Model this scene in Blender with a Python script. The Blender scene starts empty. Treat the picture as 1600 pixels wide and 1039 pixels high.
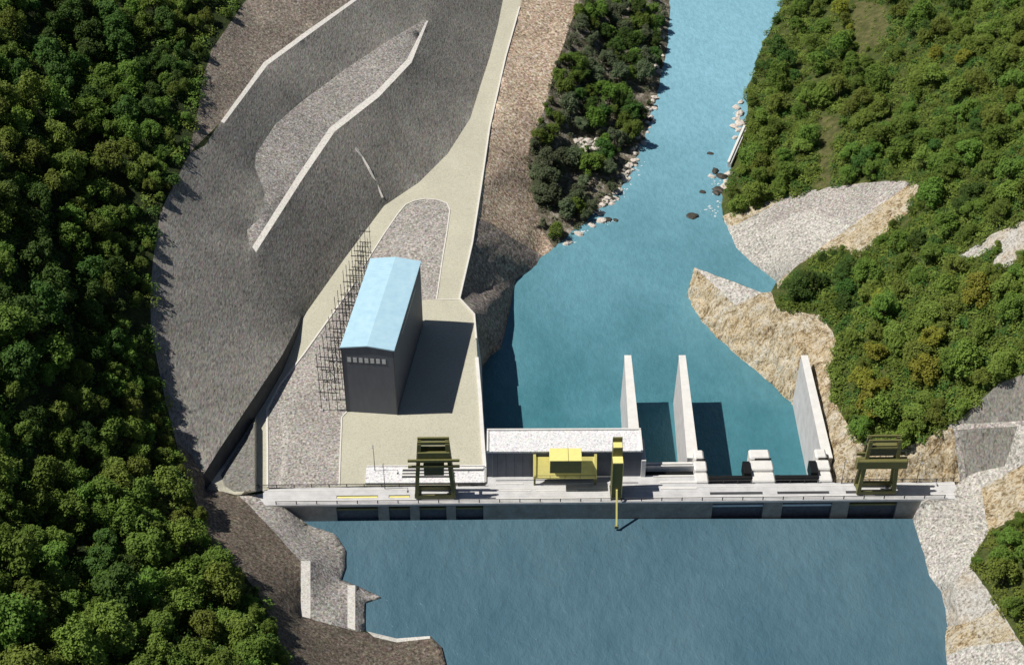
import bpy, math, random
import numpy as np
from mathutils import Vector, Matrix, noise
from mathutils.geometry import delaunay_2d_cdt
random.seed(7); rng = np.random.default_rng(7)
S = bpy.context.scene; COL = S.collection; R = math.radians

# ------------------------------------------------------------------ survey: the viewpoint the site was measured from
PITCH = R(39.5); FPX = 2450.0; EYE = 280.0
CP, SP = math.cos(PITCH), math.sin(PITCH)
def at(px, py, z=0.0):
    u = (px-800)/FPX; v = (519.5-py)/FPX
    t = (z-EYE)/(-SP+v*CP)
    return Vector((u*t, (CP+v*SP)*t, z))
def kf(py):
    v = (519.5-py)/FPX
    return (CP+v*SP)/(SP-v*CP)
def zat(py, Y): return EYE - Y/kf(py)          # height seen at picture row py over ground distance Y
def xat(px, Y, z):                              # x seen at picture column px for a point at Y, z
    return (px-800)/FPX*(Y*CP+(EYE-z)*SP)

cam = bpy.data.cameras.new('camera'); camo = bpy.data.objects.new('camera', cam); COL.objects.link(camo)
cam.sensor_width = 36; cam.lens = FPX/1600*36; cam.clip_end = 3000; cam.clip_start = 1
camo.location = (0, 0, EYE); camo.rotation_euler = (R(90)-PITCH, 0, 0)
S.camera = camo

# ------------------------------------------------------------------ light
SUN_EL = 57.5
w = bpy.data.worlds.new('World'); S.world = w; w.use_nodes = True
nt = w.node_tree; bg = nt.nodes['Background']
sky = nt.nodes.new('ShaderNodeTexSky'); sky.sky_type = 'NISHITA'; sky.sun_disc = False
sky.sun_elevation = R(SUN_EL); sky.sun_rotation = R(-90); sky.dust_density = 0.4; sky.air_density = 0.55; sky.ozone_density = 0.6
nt.links.new(sky.outputs[0], bg.inputs[0]); bg.inputs[1].default_value = 0.055
sl = bpy.data.lights.new('sun', 'SUN'); sl.energy = 4.4; sl.angle = R(0.5); sl.color = (1, .95, .86)
so = bpy.data.objects.new('sun', sl); COL.objects.link(so)
d = Vector((math.cos(R(SUN_EL)), 0.03, -math.sin(R(SUN_EL))))
so.rotation_euler = d.to_track_quat('-Z', 'Y').to_euler(); so.location = (-200, 300, 300)
S.view_settings.view_transform = 'Standard'; S.view_settings.look = 'None'
S.view_settings.exposure = 0.12; S.view_settings.gamma = 1
S.cycles.max_bounces = 6; S.cycles.diffuse_bounces = 3; S.cycles.glossy_bounces = 2; S.cycles.transmission_bounces = 3
S.cycles.use_denoising = True

# ------------------------------------------------------------------ materials
class NT:
    def __init__(s, name):
        s.m = bpy.data.materials.new(name); s.m.use_nodes = True; s.t = s.m.node_tree
        s.b = s.t.nodes['Principled BSDF']; s.b.inputs['Roughness'].default_value = .9
        s.b.inputs['Specular IOR Level'].default_value = .25
        g = s.t.nodes.new('ShaderNodeNewGeometry'); s.pos = g.outputs['Position']
    def n(s, typ, **kw):
        x = s.t.nodes.new(typ)
        for k, v in kw.items():
            if k.startswith('_'): setattr(x, k[1:], v)
            else:
                i = x.inputs[k.replace('0', ' ')] if not k.isdigit() else x.inputs[int(k)]
                if hasattr(v, 'links') or hasattr(v, 'is_output'): s.t.links.new(v, i)
                else: i.default_value = v
        return x
    def link(s, a, b): s.t.links.new(a, b)
    def mapped(s, scale=(1,1,1), rot=(0,0,0), src=None):
        m = s.t.nodes.new('ShaderNodeMapping'); m.inputs['Scale'].default_value = scale; m.inputs['Rotation'].default_value = rot
        s.link(src or s.pos, m.inputs['Vector']); return m.outputs[0]
    def noise(s, scale, detail=4, rough=.6, vec=None, dist=0.0):
        x = s.t.nodes.new('ShaderNodeTexNoise'); x.inputs['Scale'].default_value = scale; x.inputs['Detail'].default_value = detail
        x.inputs['Roughness'].default_value = rough; x.inputs['Distortion'].default_value = dist
        s.link(vec or s.pos, x.inputs['Vector']); return x.outputs['Fac']
    def voro(s, scale, vec=None, out='Color'):
        x = s.t.nodes.new('ShaderNodeTexVoronoi'); x.inputs['Scale'].default_value = scale
        s.link(vec or s.pos, x.inputs['Vector']); return x.outputs[out]
    def ramp(s, fac, stops, interp='LINEAR'):
        x = s.t.nodes.new('ShaderNodeValToRGB'); r = x.color_ramp; r.interpolation = interp
        while len(r.elements) < len(stops): r.elements.new(.5)
        for e, (p, c) in zip(r.elements, stops):
            e.position = p; e.color = (*c, 1) if len(c) == 3 else c
        s.link(fac, x.inputs[0]); return x.outputs[0]
    def mix(s, fac, a, b, mode='MIX'):
        x = s.t.nodes.new('ShaderNodeMix'); x.data_type = 'RGBA'; x.blend_type = mode
        for v, i in ((fac, x.inputs[0]), (a, x.inputs[6]), (b, x.inputs[7])):
            if hasattr(v, 'is_output'): s.link(v, i)
            else: i.default_value = v if isinstance(v, (int, float)) else (*v, 1)
        return x.outputs[2]
    def bump(s, h, strength=.5, dist=.3, prev=None):
        x = s.t.nodes.new('ShaderNodeBump'); x.inputs['Strength'].default_value = strength; x.inputs['Distance'].default_value = dist
        s.link(h, x.inputs['Height'])
        if prev is not None: s.link(prev, x.inputs['Normal'])
        s.link(x.outputs[0], s.b.inputs['Normal']); return x.outputs[0]
    def col(s, c):
        if hasattr(c, 'is_output'): s.link(c, s.b.inputs['Base Color'])
        else: s.b.inputs['Base Color'].default_value = (*c, 1)
    def rough(s, v): s.b.inputs['Roughness'].default_value = v

def G(v): return (v, v, v)
def mul(c, k): return tuple(min(1, x*k) for x in c)
def mat_gravel(name, cols, scale=2.2, bump=.6, big=.25, streak=None, sat=.22, vor=.5):
    n = NT(name)
    vec = n.mapped(*streak) if streak else n.pos
    a = n.noise(scale, 3, .75, vec)
    c = n.ramp(a, [(.30, cols[0]), (.45, cols[1]), (.56, cols[2]), (.70, cols[3])])
    hsb = n.t.nodes.new('ShaderNodeHueSaturation'); hsb.inputs['Saturation'].default_value = sat; n.link(n.voro(scale*1.25, vec), hsb.inputs['Color']); hs = hsb.outputs[0]
    c = n.mix(vor, c, n.mix(1.0, c, hs, 'OVERLAY'))
    l = n.noise(.07, 4, .6)
    c = n.mix(big, c, n.mix(1.0, c, n.ramp(l, [(.3, G(.25)), (.7, G(.85))]), 'OVERLAY'))
    n.col(c)
    n.bump(n.noise(scale*.8, 4, .75, vec), bump, .5)
    return n.m
def mat_plain(name, c, rough=.7, var=.12, scale=.6, bump=0, metal=0, stain=True):
    n = NT(name); n.rough(rough); n.b.inputs['Metallic'].default_value = metal
    a = n.noise(scale, 5, .65)
    cc = n.ramp(a, [(.3, mul(c, 1-var)), (.7, mul(c, 1+var))])
    if stain:
        f = n.noise(3.0, 4, .7, n.mapped((1, 1, .15)))
        cc = n.mix(n.ramp(f, [(.52, G(0)), (.75, G(.35))]), cc, mul(c, .6))
    n.col(cc)
    if bump: n.bump(n.noise(4, 3, .6), bump, .1)
    return n.m
M = {}
M['yard'] = mat_gravel('sandy_paving', [(.405,.39,.31), (.445,.43,.345), (.47,.455,.37), (.505,.49,.405)], 2.6, .12, .10, None, .1, .14)
M['gravel'] = mat_gravel('pale_gravel', [(.10,.092,.085), (.245,.228,.21), (.335,.315,.298), (.53,.51,.495)], 1.6, .6, .25)
M['gravel_pale'] = mat_gravel('light_grey_gravel', [(.11,.105,.095), (.285,.272,.25), (.39,.375,.35), (.56,.54,.51)], 1.5, .6, .25, None, .12)
M['gravel_roof'] = mat_gravel('white_roof_gravel', [(.36,.36,.38), (.58,.58,.6), (.68,.68,.70), (.8,.8,.82)], 2.2, .3, .1)
M['grey_dark'] = mat_gravel('dark_grey_gravel', [(.09,.088,.08), (.13,.125,.115), (.16,.155,.145), (.22,.21,.2)], 1.6, .3, .2)
M['grey_slope'] = mat_gravel('grey_sprayed_slope', [(.13,.123,.111), (.188,.18,.163), (.228,.218,.199), (.295,.285,.262)], 1.5, .45, .25, ((1.7, .55, .8), (0, 0, R(20))))
M['brown'] = mat_gravel('brown_gravel', [(.10,.07,.05), (.31,.235,.17), (.46,.365,.28), (.78,.68,.58)], 1.1, .8, .45)
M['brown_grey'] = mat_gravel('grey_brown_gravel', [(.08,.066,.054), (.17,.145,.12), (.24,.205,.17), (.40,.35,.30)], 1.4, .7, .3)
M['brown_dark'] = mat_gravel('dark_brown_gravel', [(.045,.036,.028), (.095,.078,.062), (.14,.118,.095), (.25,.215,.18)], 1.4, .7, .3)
M['riprap'] = mat_gravel('dark_riprap', [(.07,.06,.055), (.16,.14,.125), (.24,.21,.19), (.40,.36,.33)], 1.0, .8, .3)
M['bench'] = mat_gravel('pale_bench_gravel', [(.42,.40,.37), (.53,.51,.475), (.585,.565,.53), (.68,.66,.63)], 2.2, .25, .1, None, .2, .3)
M['concrete'] = mat_plain('weathered_concrete', (.55,.55,.56), .85, .14, .35, .2)
M['concrete_white'] = mat_plain('pale_concrete', (.72,.71,.69), .8, .08, .5, .15)
M['concrete_dark'] = mat_plain('wet_dark_concrete', (.28,.278,.27), .8, .25, .4, .2)
M['shade_wall'] = mat_plain('shade_dark_concrete', (.075,.078,.08), .8, .25, .5, .2)  # concrete colour darkened so the toe wall reads as shade
M['kerb'] = mat_plain('kerb_concrete', (.68,.66,.62), .8, .08, 1, .0, 0, False)
M['olive'] = mat_plain('olive_paint', (.165,.16,.062), .5, .12, 1.2)
M['yellow'] = mat_plain('yellow_paint', (.82,.74,.27), .5, .06, 1.0)
M['black'] = mat_plain('black_steel', (.012,.013,.014), .45, .2, 1)
M['dark_steel'] = mat_plain('dark_steel', (.07,.07,.075), .5, .2, 2)
M['navy_screen'] = mat_plain('dark_navy_screen', (.085,.095,.125), .5, .3, 1)
M['pale_blue'] = mat_plain('pale_blue_steel', (.50,.60,.68), .5, .1, 1)
M['steel_grey'] = mat_plain('grey_steel', (.30,.31,.33), .5, .2, 2)
M['slate_wall'] = None
M['glass'] = mat_plain('pale_window_glass', (.62,.64,.66), .15, .1, 2, 0, 0, False)
M['porcelain'] = mat_plain('pale_insulator', (.5,.47,.44), .3, .1, 3, 0, 0, False)
M['bark'] = mat_plain('bark', (.09,.07,.05), .95, .3, 2, .5)

def mat_clad():
    n = NT('slate_cladding'); n.rough(.6)
    wv = n.t.nodes.new('ShaderNodeTexWave'); wv.bands_direction = 'Z'; wv.inputs['Scale'].default_value = .5; wv.inputs['Distortion'].default_value = .2
    n.link(n.pos, wv.inputs['Vector'])
    c = n.ramp(n.noise(.8, 5, .6, n.mapped((1, 1, .3))), [(.3, (.115,.128,.158)), (.7, (.14,.153,.185))])
    c = n.mix(.04, c, n.mix(1, c, wv.outputs['Color'], 'MULTIPLY'))
    n.col(c); n.bump(wv.outputs['Fac'], .1, .05); return n.m
M['slate_wall'] = mat_clad()
def mat_roof():
    n = NT('pale_blue_metal_roof'); n.rough(.45)
    tc = n.t.nodes.new('ShaderNodeTexCoord')
    wv = n.t.nodes.new('ShaderNodeTexWave'); wv.bands_direction = 'Y'; wv.inputs['Scale'].default_value = .42; wv.inputs['Distortion'].default_value = 0
    n.link(tc.outputs['Object'], wv.inputs['Vector'])
    c = n.ramp(n.noise(.5, 5, .6), [(.3, (.38,.60,.74)), (.7, (.47,.69,.81))])
    c = n.mix(n.ramp(wv.outputs['Fac'], [(.0, G(.22)), (.12, G(0))]), c, (.2,.38,.5))
    c = n.mix(n.ramp(n.noise(2.5, 4, .7, n.mapped((1,.2,1))), [(.5, G(0)), (.8, G(.3))]), c, (.55,.68,.74))
    n.col(c); n.bump(wv.outputs['Fac'], .3, .08); return n.m
M['blue_roof'] = mat_roof()

def mat_rock():
    n = NT('cream_rock')
    v = n.mapped((1.1, 1.1, .3))
    a = n.noise(.34, 10, .8, v, .9)
    c = n.ramp(a, [(.36, (.13,.09,.05)), (.43, (.40,.30,.16)), (.48, (.72,.60,.40)), (.53, (.82,.73,.55)), (.58, (.86,.82,.74)), (.66, (.62,.50,.33))])
    b = n.noise(.10, 5, .65)
    c = n.mix(n.ramp(b, [(.42, G(0)), (.62, G(.55))]), c, n.mix(1, c, (1.0,.86,.66), 'MULTIPLY'))
    x = n.t.nodes.new('ShaderNodeTexVoronoi'); x.feature = 'DISTANCE_TO_EDGE'; x.inputs['Scale'].default_value = .42
    wv = n.t.nodes.new('ShaderNodeTexNoise'); wv.inputs['Scale'].default_value = .6; n.link(v, wv.inputs['Vector'])
    ad = n.t.nodes.new('ShaderNodeVectorMath'); ad.operation = 'MULTIPLY_ADD'; ad.inputs[1].default_value = (2.2,2.2,2.2); n.link(wv.outputs['Color'], ad.inputs[0]); n.link(v, ad.inputs[2]); n.link(ad.outputs[0], x.inputs['Vector'])
    cr = n.ramp(x.outputs['Distance'], [(.0, G(.4)), (.06, G(0))])
    c = n.mix(cr, c, (.13,.095,.055))
    sp = n.noise(1.7, 3, .7, v)
    c = n.mix(n.ramp(sp, [(.36, G(.8)), (.46, G(0))]), c, (.20,.15,.09))
    c = n.mix(n.ramp(sp, [(.53, G(0)), (.64, G(.65))]), c, (.84,.80,.72))
    n.col(c); p = n.bump(x.outputs['Distance'], .3, 1.2); p = n.bump(a, .9, 1.8, p); n.bump(sp, .7, .6, p)
    return n.m
M['rock'] = mat_rock()
def mat_rockwhite():
    n = NT('white_broken_rock')
    a = n.noise(1.2, 7, .75)
    c = n.ramp(a, [(.34, (.16,.14,.12)), (.43, (.48,.44,.39)), (.52, (.68,.66,.62)), (.63, (.80,.79,.77))])
    b = n.noise(.1, 4, .6)
    c = n.mix(n.ramp(b, [(.48, G(0)), (.62, G(.5))]), c, n.mix(1, c, (1.0,.86,.66), 'MULTIPLY'))
    sp = n.noise(2.0, 3, .75); c = n.mix(n.ramp(sp, [(.34, G(.7)), (.45, G(0))]), c, (.2,.185,.17))
    n.col(c); p = n.bump(a, .9, 1.0); n.bump(sp, .6, .4, p); return n.m
M['rock_white'] = mat_rockwhite()
def mat_floor(name, c1, c2, c3):
    n = NT(name)
    a = n.noise(.35, 7, .7); c = n.ramp(a, [(.3, c1), (.5, c2), (.68, c3)])
    n.col(c); n.bump(n.noise(1.5, 5, .7), 1.0, .8); return n.m
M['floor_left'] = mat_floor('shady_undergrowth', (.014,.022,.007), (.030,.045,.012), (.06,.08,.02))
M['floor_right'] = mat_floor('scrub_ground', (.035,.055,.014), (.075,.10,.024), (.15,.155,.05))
M['scrub'] = mat_floor('olive_scrub', (.05,.065,.018), (.11,.115,.04), (.20,.18,.08))
M['bank'] = mat_floor('stony_bank', (.05,.05,.025), (.17,.15,.11), (.55,.49,.43))

def mat_water(name, ca, cb, cc, scale, bump, grad=None):
    n = NT(name); n.rough(.22); n.b.inputs['Specular IOR Level'].default_value = .5; n.b.inputs['IOR'].default_value = 1.33
    a = n.noise(.03, 5, .6, None, .8)
    c = n.ramp(n.noise(.045, 6, .62, n.mapped((1, .5, 1), (0, 0, R(30)))), [(.35, ca), (.62, cb)])
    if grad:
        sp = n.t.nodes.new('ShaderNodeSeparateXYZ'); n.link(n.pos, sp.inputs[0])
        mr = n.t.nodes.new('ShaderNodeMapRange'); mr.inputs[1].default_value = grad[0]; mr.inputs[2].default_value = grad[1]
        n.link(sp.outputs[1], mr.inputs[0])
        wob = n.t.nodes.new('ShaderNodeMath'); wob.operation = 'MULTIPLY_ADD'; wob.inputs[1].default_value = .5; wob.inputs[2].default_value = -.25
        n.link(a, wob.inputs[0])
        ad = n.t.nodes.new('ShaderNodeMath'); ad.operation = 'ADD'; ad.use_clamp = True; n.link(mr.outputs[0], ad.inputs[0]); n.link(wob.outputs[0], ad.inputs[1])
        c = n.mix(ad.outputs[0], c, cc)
    v = n.mapped((1, .55, 1), (0, 0, R(35)))
    f = n.noise(scale, 5, .62, v, .25)
    c = n.mix(n.ramp(f, [(.35, G(.2)), (.65, G(0))]), c, mul(ca, .6))
    n.col(c)
    p = n.bump(f, bump, .9); n.bump(n.noise(scale*3.2, 4, .7, v, .4), bump*.8, .3, p)
    return n.m
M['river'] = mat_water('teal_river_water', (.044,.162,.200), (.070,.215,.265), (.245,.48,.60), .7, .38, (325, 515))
M['reservoir'] = mat_water('slate_blue_reservoir_water', (.066,.138,.186), (.094,.176,.226), None, .45, .6)

def mat_leaf(name, c, trans=.35, var=.35):
    n = NT(name); n.rough(.6); n.b.inputs['Specular IOR Level'].default_value = .2
    oi = n.t.nodes.new('ShaderNodeObjectInfo')
    k = n.voro(1.1)
    a = n.noise(.9, 3, .6)
    cc = n.ramp(a, [(.3, mul(c, 1-var)), (.7, mul(c, 1+var))])
    h = n.t.nodes.new('ShaderNodeHueSaturation')
    mr = n.t.nodes.new('ShaderNodeMapRange'); mr.inputs[3].default_value = .475; mr.inputs[4].default_value = .53; n.link(oi.outputs['Random'], mr.inputs[0]); mr.inputs[3].default_value = .492; n.link(mr.outputs[0], h.inputs['Hue'])
    m2 = n.t.nodes.new('ShaderNodeMapRange'); m2.inputs[3].default_value = .75; m2.inputs[4].default_value = 1.3; n.link(oi.outputs['Random'], m2.inputs[0]); n.link(m2.outputs[0], h.inputs['Value'])
    n.link(cc, h.inputs['Color']); cc = h.outputs[0]
    n.col(cc)
    tr = n.t.nodes.new('ShaderNodeBsdfTranslucent'); n.link(cc, tr.inputs[0])
    mx = n.t.nodes.new('ShaderNodeMixShader'); mx.inputs[0].default_value = trans
    n.link(n.b.outputs[0], mx.inputs[1]); n.link(tr.outputs[0], mx.inputs[2])
    n.link(mx.outputs[0], n.t.nodes['Material Output'].inputs[0])
    return n.m
LEAF = {
 'dark green': mat_leaf('dark_green_leaves', (.080,.138,.027)),
 'mid green': mat_leaf('mid_green_leaves', (.150,.218,.036)),
 'olive green': mat_leaf('olive_leaves', (.196,.245,.044)),
 'yellowish green': mat_leaf('yellowish_leaves', (.29,.295,.042)),
 'greyish green': mat_leaf('greyish_leaves', (.13,.16,.085)),
}

# ------------------------------------------------------------------ mesh helpers
class MB:
    def __init__(s): s.v = []; s.f = []
    def box(s, x0, x1, y0, y1, z0, z1):
        b = len(s.v)
        s.v += [(x0,y0,z0),(x1,y0,z0),(x1,y1,z0),(x0,y1,z0),(x0,y0,z1),(x1,y0,z1),(x1,y1,z1),(x0,y1,z1)]
        s.f += [tuple(b+i for i in q) for q in ((0,3,2,1),(4,5,6,7),(0,1,5,4),(1,2,6,5),(2,3,7,6),(3,0,4,7))]
        return s
    def hexa(s, p):                             # 8 corners: bottom four then top four
        b = len(s.v); s.v += [tuple(q) for q in p]
        s.f += [tuple(b+i for i in q) for q in ((0,3,2,1),(4,5,6,7),(0,1,5,4),(1,2,6,5),(2,3,7,6),(3,0,4,7))]
        return s
    def prism(s, poly, a0, a1, axis='x'):       # extrude a profile; axis x: poly in (y,z); axis y: poly in (x,z); axis z: poly in (x,y)
        b = len(s.v); n = len(poly)
        for a in (a0, a1):
            for p, q in poly: s.v.append({'x': (a,p,q), 'y': (p,a,q), 'z': (p,q,a)}[axis])
        s.f.append(tuple(b+i for i in range(n))[::-1]); s.f.append(tuple(b+n+i for i in range(n)))
        for i in range(n):
            j = (i+1) % n; s.f.append((b+i, b+j, b+n+j, b+n+i))
        return s
    def bar(s, p, q, wx, wy=None):              # rectangular beam from p to q
        p, q = Vector(p), Vector(q); wy = wy or wx; d = (q-p).normalized()
        up = Vector((0,0,1)) if abs(d.z) < .9 else Vector((0,1,0))
        a = d.cross(up).normalized(); c = a.cross(d).normalized()
        pts = []
        for o in (p, q):
            pts += [o-a*wx/2-c*wy/2, o+a*wx/2-c*wy/2, o+a*wx/2+c*wy/2, o-a*wx/2+c*wy/2]
        return s.hexa(pts)
    def tube(s, pts, rad, n=8, close=True):
        b = len(s.v); pts = [Vector(p) for p in pts]; rr = rad if isinstance(rad, (list, tuple)) else [rad]*len(pts)
        for i, p in enumerate(pts):
            d = (pts[min(i+1, len(pts)-1)]-pts[max(i-1, 0)]).normalized()
            up = Vector((0,0,1)) if abs(d.z) < .9 else Vector((1,0,0))
            a = d.cross(up).normalized(); c = a.cross(d)
            for k in range(n):
                t = 2*math.pi*k/n; s.v.append(tuple(p+(a*math.cos(t)+c*math.sin(t))*rr[i]))
        for i in range(len(pts)-1):
            for k in range(n):
                j = (k+1) % n; s.f.append((b+i*n+k, b+i*n+j, b+(i+1)*n+j, b+(i+1)*n+k))
        if close:
            s.f.append(tuple(b+k for k in range(n))[::-1]); s.f.append(tuple(b+(len(pts)-1)*n+k for k in range(n)))
        return s
    def build(s, name, m, parent=None, bevel=0, smooth=False):
        me = bpy.data.meshes.new(name); me.from_pydata(s.v, [], s.f); me.update()
        me.materials.append(m)
        if smooth:
            for p in me.polygons: p.use_smooth = True
        o = bpy.data.objects.new(name, me); COL.objects.link(o)
        if parent: o.parent = parent
        if bevel:
            md = o.modifiers.new('bevel', 'BEVEL'); md.width = bevel; md.segments = 1; md.limit_method = 'ANGLE'
        return o
def tag(o, label, cat=None, group=None, kind=None):
    o['label'] = label
    if cat: o['category'] = cat
    if group: o['group'] = group
    if kind: o['kind'] = kind
    return o
def thing(name, loc, label, cat, rz=0, group=None):
    o = bpy.data.objects.new(name, None); COL.objects.link(o); o.location = loc; o.rotation_euler = (0,0,rz); o.empty_display_size = .5
    return tag(o, label, cat, group)
def copy_tree(o, parent=None):
    c = o.copy(); COL.objects.link(c)
    if parent: c.parent = parent
    for ch in o.children: copy_tree(ch, c)
    return c

# ------------------------------------------------------------------ terrain: surveyed break lines (column, row, height) -> triangulated ground
RW, LW = -18.0, -6.0                             # river and reservoir levels
Zw = lambda L, z: [(x, y, z) for x, y in L]
shore_left = [(1052,-250),(1052,-100),(1050,0),(1045,80),(1030,150),(1010,220),(990,270),(965,310),(930,342),(880,382),(868,390),(840,415),(806,440),(794,500),(784,545),(766,557),(753,574),(755,641),(763,727)]
shore_right = [(1270,-250),(1240,-100),(1222,0),(1205,40),(1180,90),(1165,140),(1160,190),(1163,207),(1139,262),(1130,290),(1125,320),(1130,345),(1145,385),(1170,410),(1213,441)]
spit_crest = [(1085,418,-10),(1140,438,-7.5),(1190,457,-5),(1207,452,-5)]
spit_foot = [(1072,466),(1100,512),(1150,557),(1200,597),(1243,640),(1256,700),(1262,752)]
shore_res_left = [(480,818),(522,829),(540,860),(540,885),(533,905),(560,915),(595,932),(570,940),(570,985),(620,997),(672,993),(690,1010),(697,1039),(708,1120),(715,1300)]
shore_res_right = [(1425,812),(1450,900),(1470,925),(1480,978),(1455,985),(1475,1002),(1478,1039),(1482,1120),(1486,1300)]
toe_top = [(318,741,5),(345,698,5.6),(376,652,6),(408,604,5.8),(440,556,5),(458,522,3),(472,492,.6)]
toe_base = [(322,765,0),(350,725,0),(380,681,0),(412,632,0),(442,580,0),(460,536,0),(474,495,0)]
toe_road = [(474,495,0),(540,402,0),(600,322,.5),(655,285,1),(700,240,2),(735,185,3),(752,130,4),(765,90,5),(778,40,6),(786,0,7),(805,-60,9),(840,-250,15)]
edge_river = [(870,-250,14),(833,-60,8.5),(815,0,6.5),(790,90,5),(765,200,2),(752,290,.5),(738,380,0),(718,468,0),(742,492,0),(746,560,0),(757,727,0),(758,757,0)]
top_berm = [(345,190,34),(412,98,33.6),(480,48,34),(550,0,33),(650,-80,31),(800,-250,30)]
top_berm_in = [(350,193,33.8),(418,102,33.4),(485,53,33.8),(558,0,32.8),(660,-80,30.8),(812,-250,29.8)]
mid_berm = [(400,394,17.2),(472,281,18),(523,206,19),(592,152,19.5),(643,98,20),(669,33,21)]
mid_berm_in = [(394,386,17.4),(464,276,18.2),(515,200,19.2),(586,145,19.7),(636,93,20.2),(666,33,21.1)]
patch_top = [(386,360,18.6),(412,335,19.2),(414,300,20.4),(398,262,23),(400,240,24.2),(430,195,25),(470,160,24),(540,108,24),(610,62,23.6),(664,30,21.3)]
left_edge = [(560,-250,52),(430,-120,51),(385,0,43),(330,80,41.5),(318,120,40.5),(308,180,38),(297,228,36.3),(270,290,35),(250,335,32.5),(240,400,29.5),(235,450,26.5),(236,520,23),(245,560,19.5),(258,625,14.3),(275,690,9.6),(290,740,9.6),(330,850,10),(365,880,10),(400,920,10),(430,980,9.5),(450,1039,9),(480,1120,9),(500,1300,8)]
gravel_edge = [(345,767,1.5),(372,774,.6),(385,785,.6),(428,830,1.4),(470,877,1.6),(470,962,.2)]
brown_foot = [(470,962,.2),(515,975,-1.5),(560,987,-4.5)]
fo = left_edge[8:13]
zlines = [
 Zw(shore_left, RW-.3), Zw(shore_right, RW-.3), spit_crest, Zw(spit_foot, RW-.3), [(x, y, LW+(.45 if y > 850 else -.3)) for x, y in shore_res_left], Zw(shore_res_right, LW-.3),
 toe_top, toe_base, toe_road, edge_river, top_berm, top_berm_in, mid_berm, mid_berm_in, patch_top, left_edge, gravel_edge, brown_foot,
 [(300,712,6.2),(318,741,5)], [(318,741,5),(345,767,1.5)],
 # left hill behind the cut
 [(-320,-250,100),(-320,300,92),(-320,700,80),(-320,1300,62)],
 [(0,-250,78),(0,0,68),(0,250,59),(0,500,50),(0,750,42),(0,1039,40),(0,1300,34)],
 [(160,-250,60),(160,0,52),(150,250,43),(125,500,34),(145,750,25),(220,1039,27),(250,1300,22)],
 # pale gravel apron beside the reservoir, with its two ledges
 [(485,877,1.2),(485,966,-.2)], [(543,914,-3.2),(543,980,-3.6)], [(555,914,-3.4),(555,984,-3.8)],
 [(400,772,0),(440,790,-.6),(470,806,-3)],
 # triangular gravel mound by the wall
 [(345,742,.5),(393,665,1.2)], [(393,665,1.2),(398,661,2.8)], [(398,661,2.8),(398,767,2.8)], [(345,742,.5),(352,760,.6),(366,768,1),(398,767,2.8)],
 [(401,661,0),(401,768,0)],
 # platform front
 [(366,775,0),(420,764,0),(572,759,0),(757,757,0)],
 # brown bank and river strip
 [(925,-250,9),(915,-100,5),(905,0,2),(870,100,0),(850,170,-2.5),(825,240,-6),(830,300,-12),(848,360,-16)],
 [(960,0,-8),(935,120,-10),(900,230,-12.5),(890,310,-15.5)],
 # right bank
 [(1085,418,-10),(1072,466,RW-.3)], [(1085,418,-10),(1150,478,-9)], [(1150,478,-9),(1190,457,-5)],
 [(1215,482,-2),(1280,492,2),(1300,520,2.5),(1310,545,2.5),(1295,580,1),(1300,620,0),(1340,690,2.5),(1400,703,3.4),(1440,690,6.5),(1480,665,11)],
 [(1268,565,-4),(1300,700,-1.5),(1312,752,0)],
 [(1312,754,0),(1400,754,0),(1500,752,0)], [(1500,752,0),(1440,783,0)],
 [(1440,783,0),(1425,812,LW-.3)],
 [(1500,752,0),(1532,764,1.5),(1545,830,1.5),(1515,880,2),(1490,915,0),(1500,975,-1.5)],
 [(1532,764,1.5),(1600,725,11)], [(1600,725,11),(1720,680,24)],
 [(1545,830,1.5),(1600,800,9)], [(1515,880,2),(1555,940,5),(1600,1010,8),(1700,1120,14)], [(1600,800,9),(1720,760,22)],
 [(1600,860,11),(1700,900,20),(1900,1300,40)],
 # grey sprayed panels at the right abutment
 [(1480,665,11),(1492,671,11),(1500,752,0)], [(1492,671,11),(1590,666,16.5),(1720,655,24)], [(1590,666,16.5),(1570,728,6.5)], [(1500,752,0),(1520,739,2),(1570,728,6.5),(1600,725,11)],
 [(1480,665,11),(1500,655,13),(1560,600,23),(1600,584,27),(1720,560,38)],
 [(1492,663,11.4),(1590,658,17),(1720,647,24.6)],
 # gravel cone and cream cut upstream of the spit
 [(1130,340,-17),(1235,303,-9),(1300,292,-3),(1380,283,6),(1425,284,12),(1437,290,14)],
 [(1437,290,14),(1425,325,9),(1345,400,0),(1280,394,-6)], [(1213,441,RW-.3),(1285,385,-7),(1415,292,10)], [(1150,352,-16),(1205,322,-11.5)],
 [(1280,394,-6),(1240,420,-6),(1215,455,-4),(1215,482,-2)],
 # right hill
 [(1450,450,16),(1450,580,13)], [(1600,180,34),(1600,340,37),(1600,460,33)], [(1600,0,30),(1600,-250,24)], [(1400,-250,4),(1400,0,6),(1400,150,6)],
 [(1290,-60,-12),(1280,60,-10),(1260,170,-9),(1210,270,-10)], [(1950,-250,60),(1950,340,72),(1950,700,62),(1950,1300,50)],
 [(1500,230,21),(1520,300,23)],
]
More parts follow.
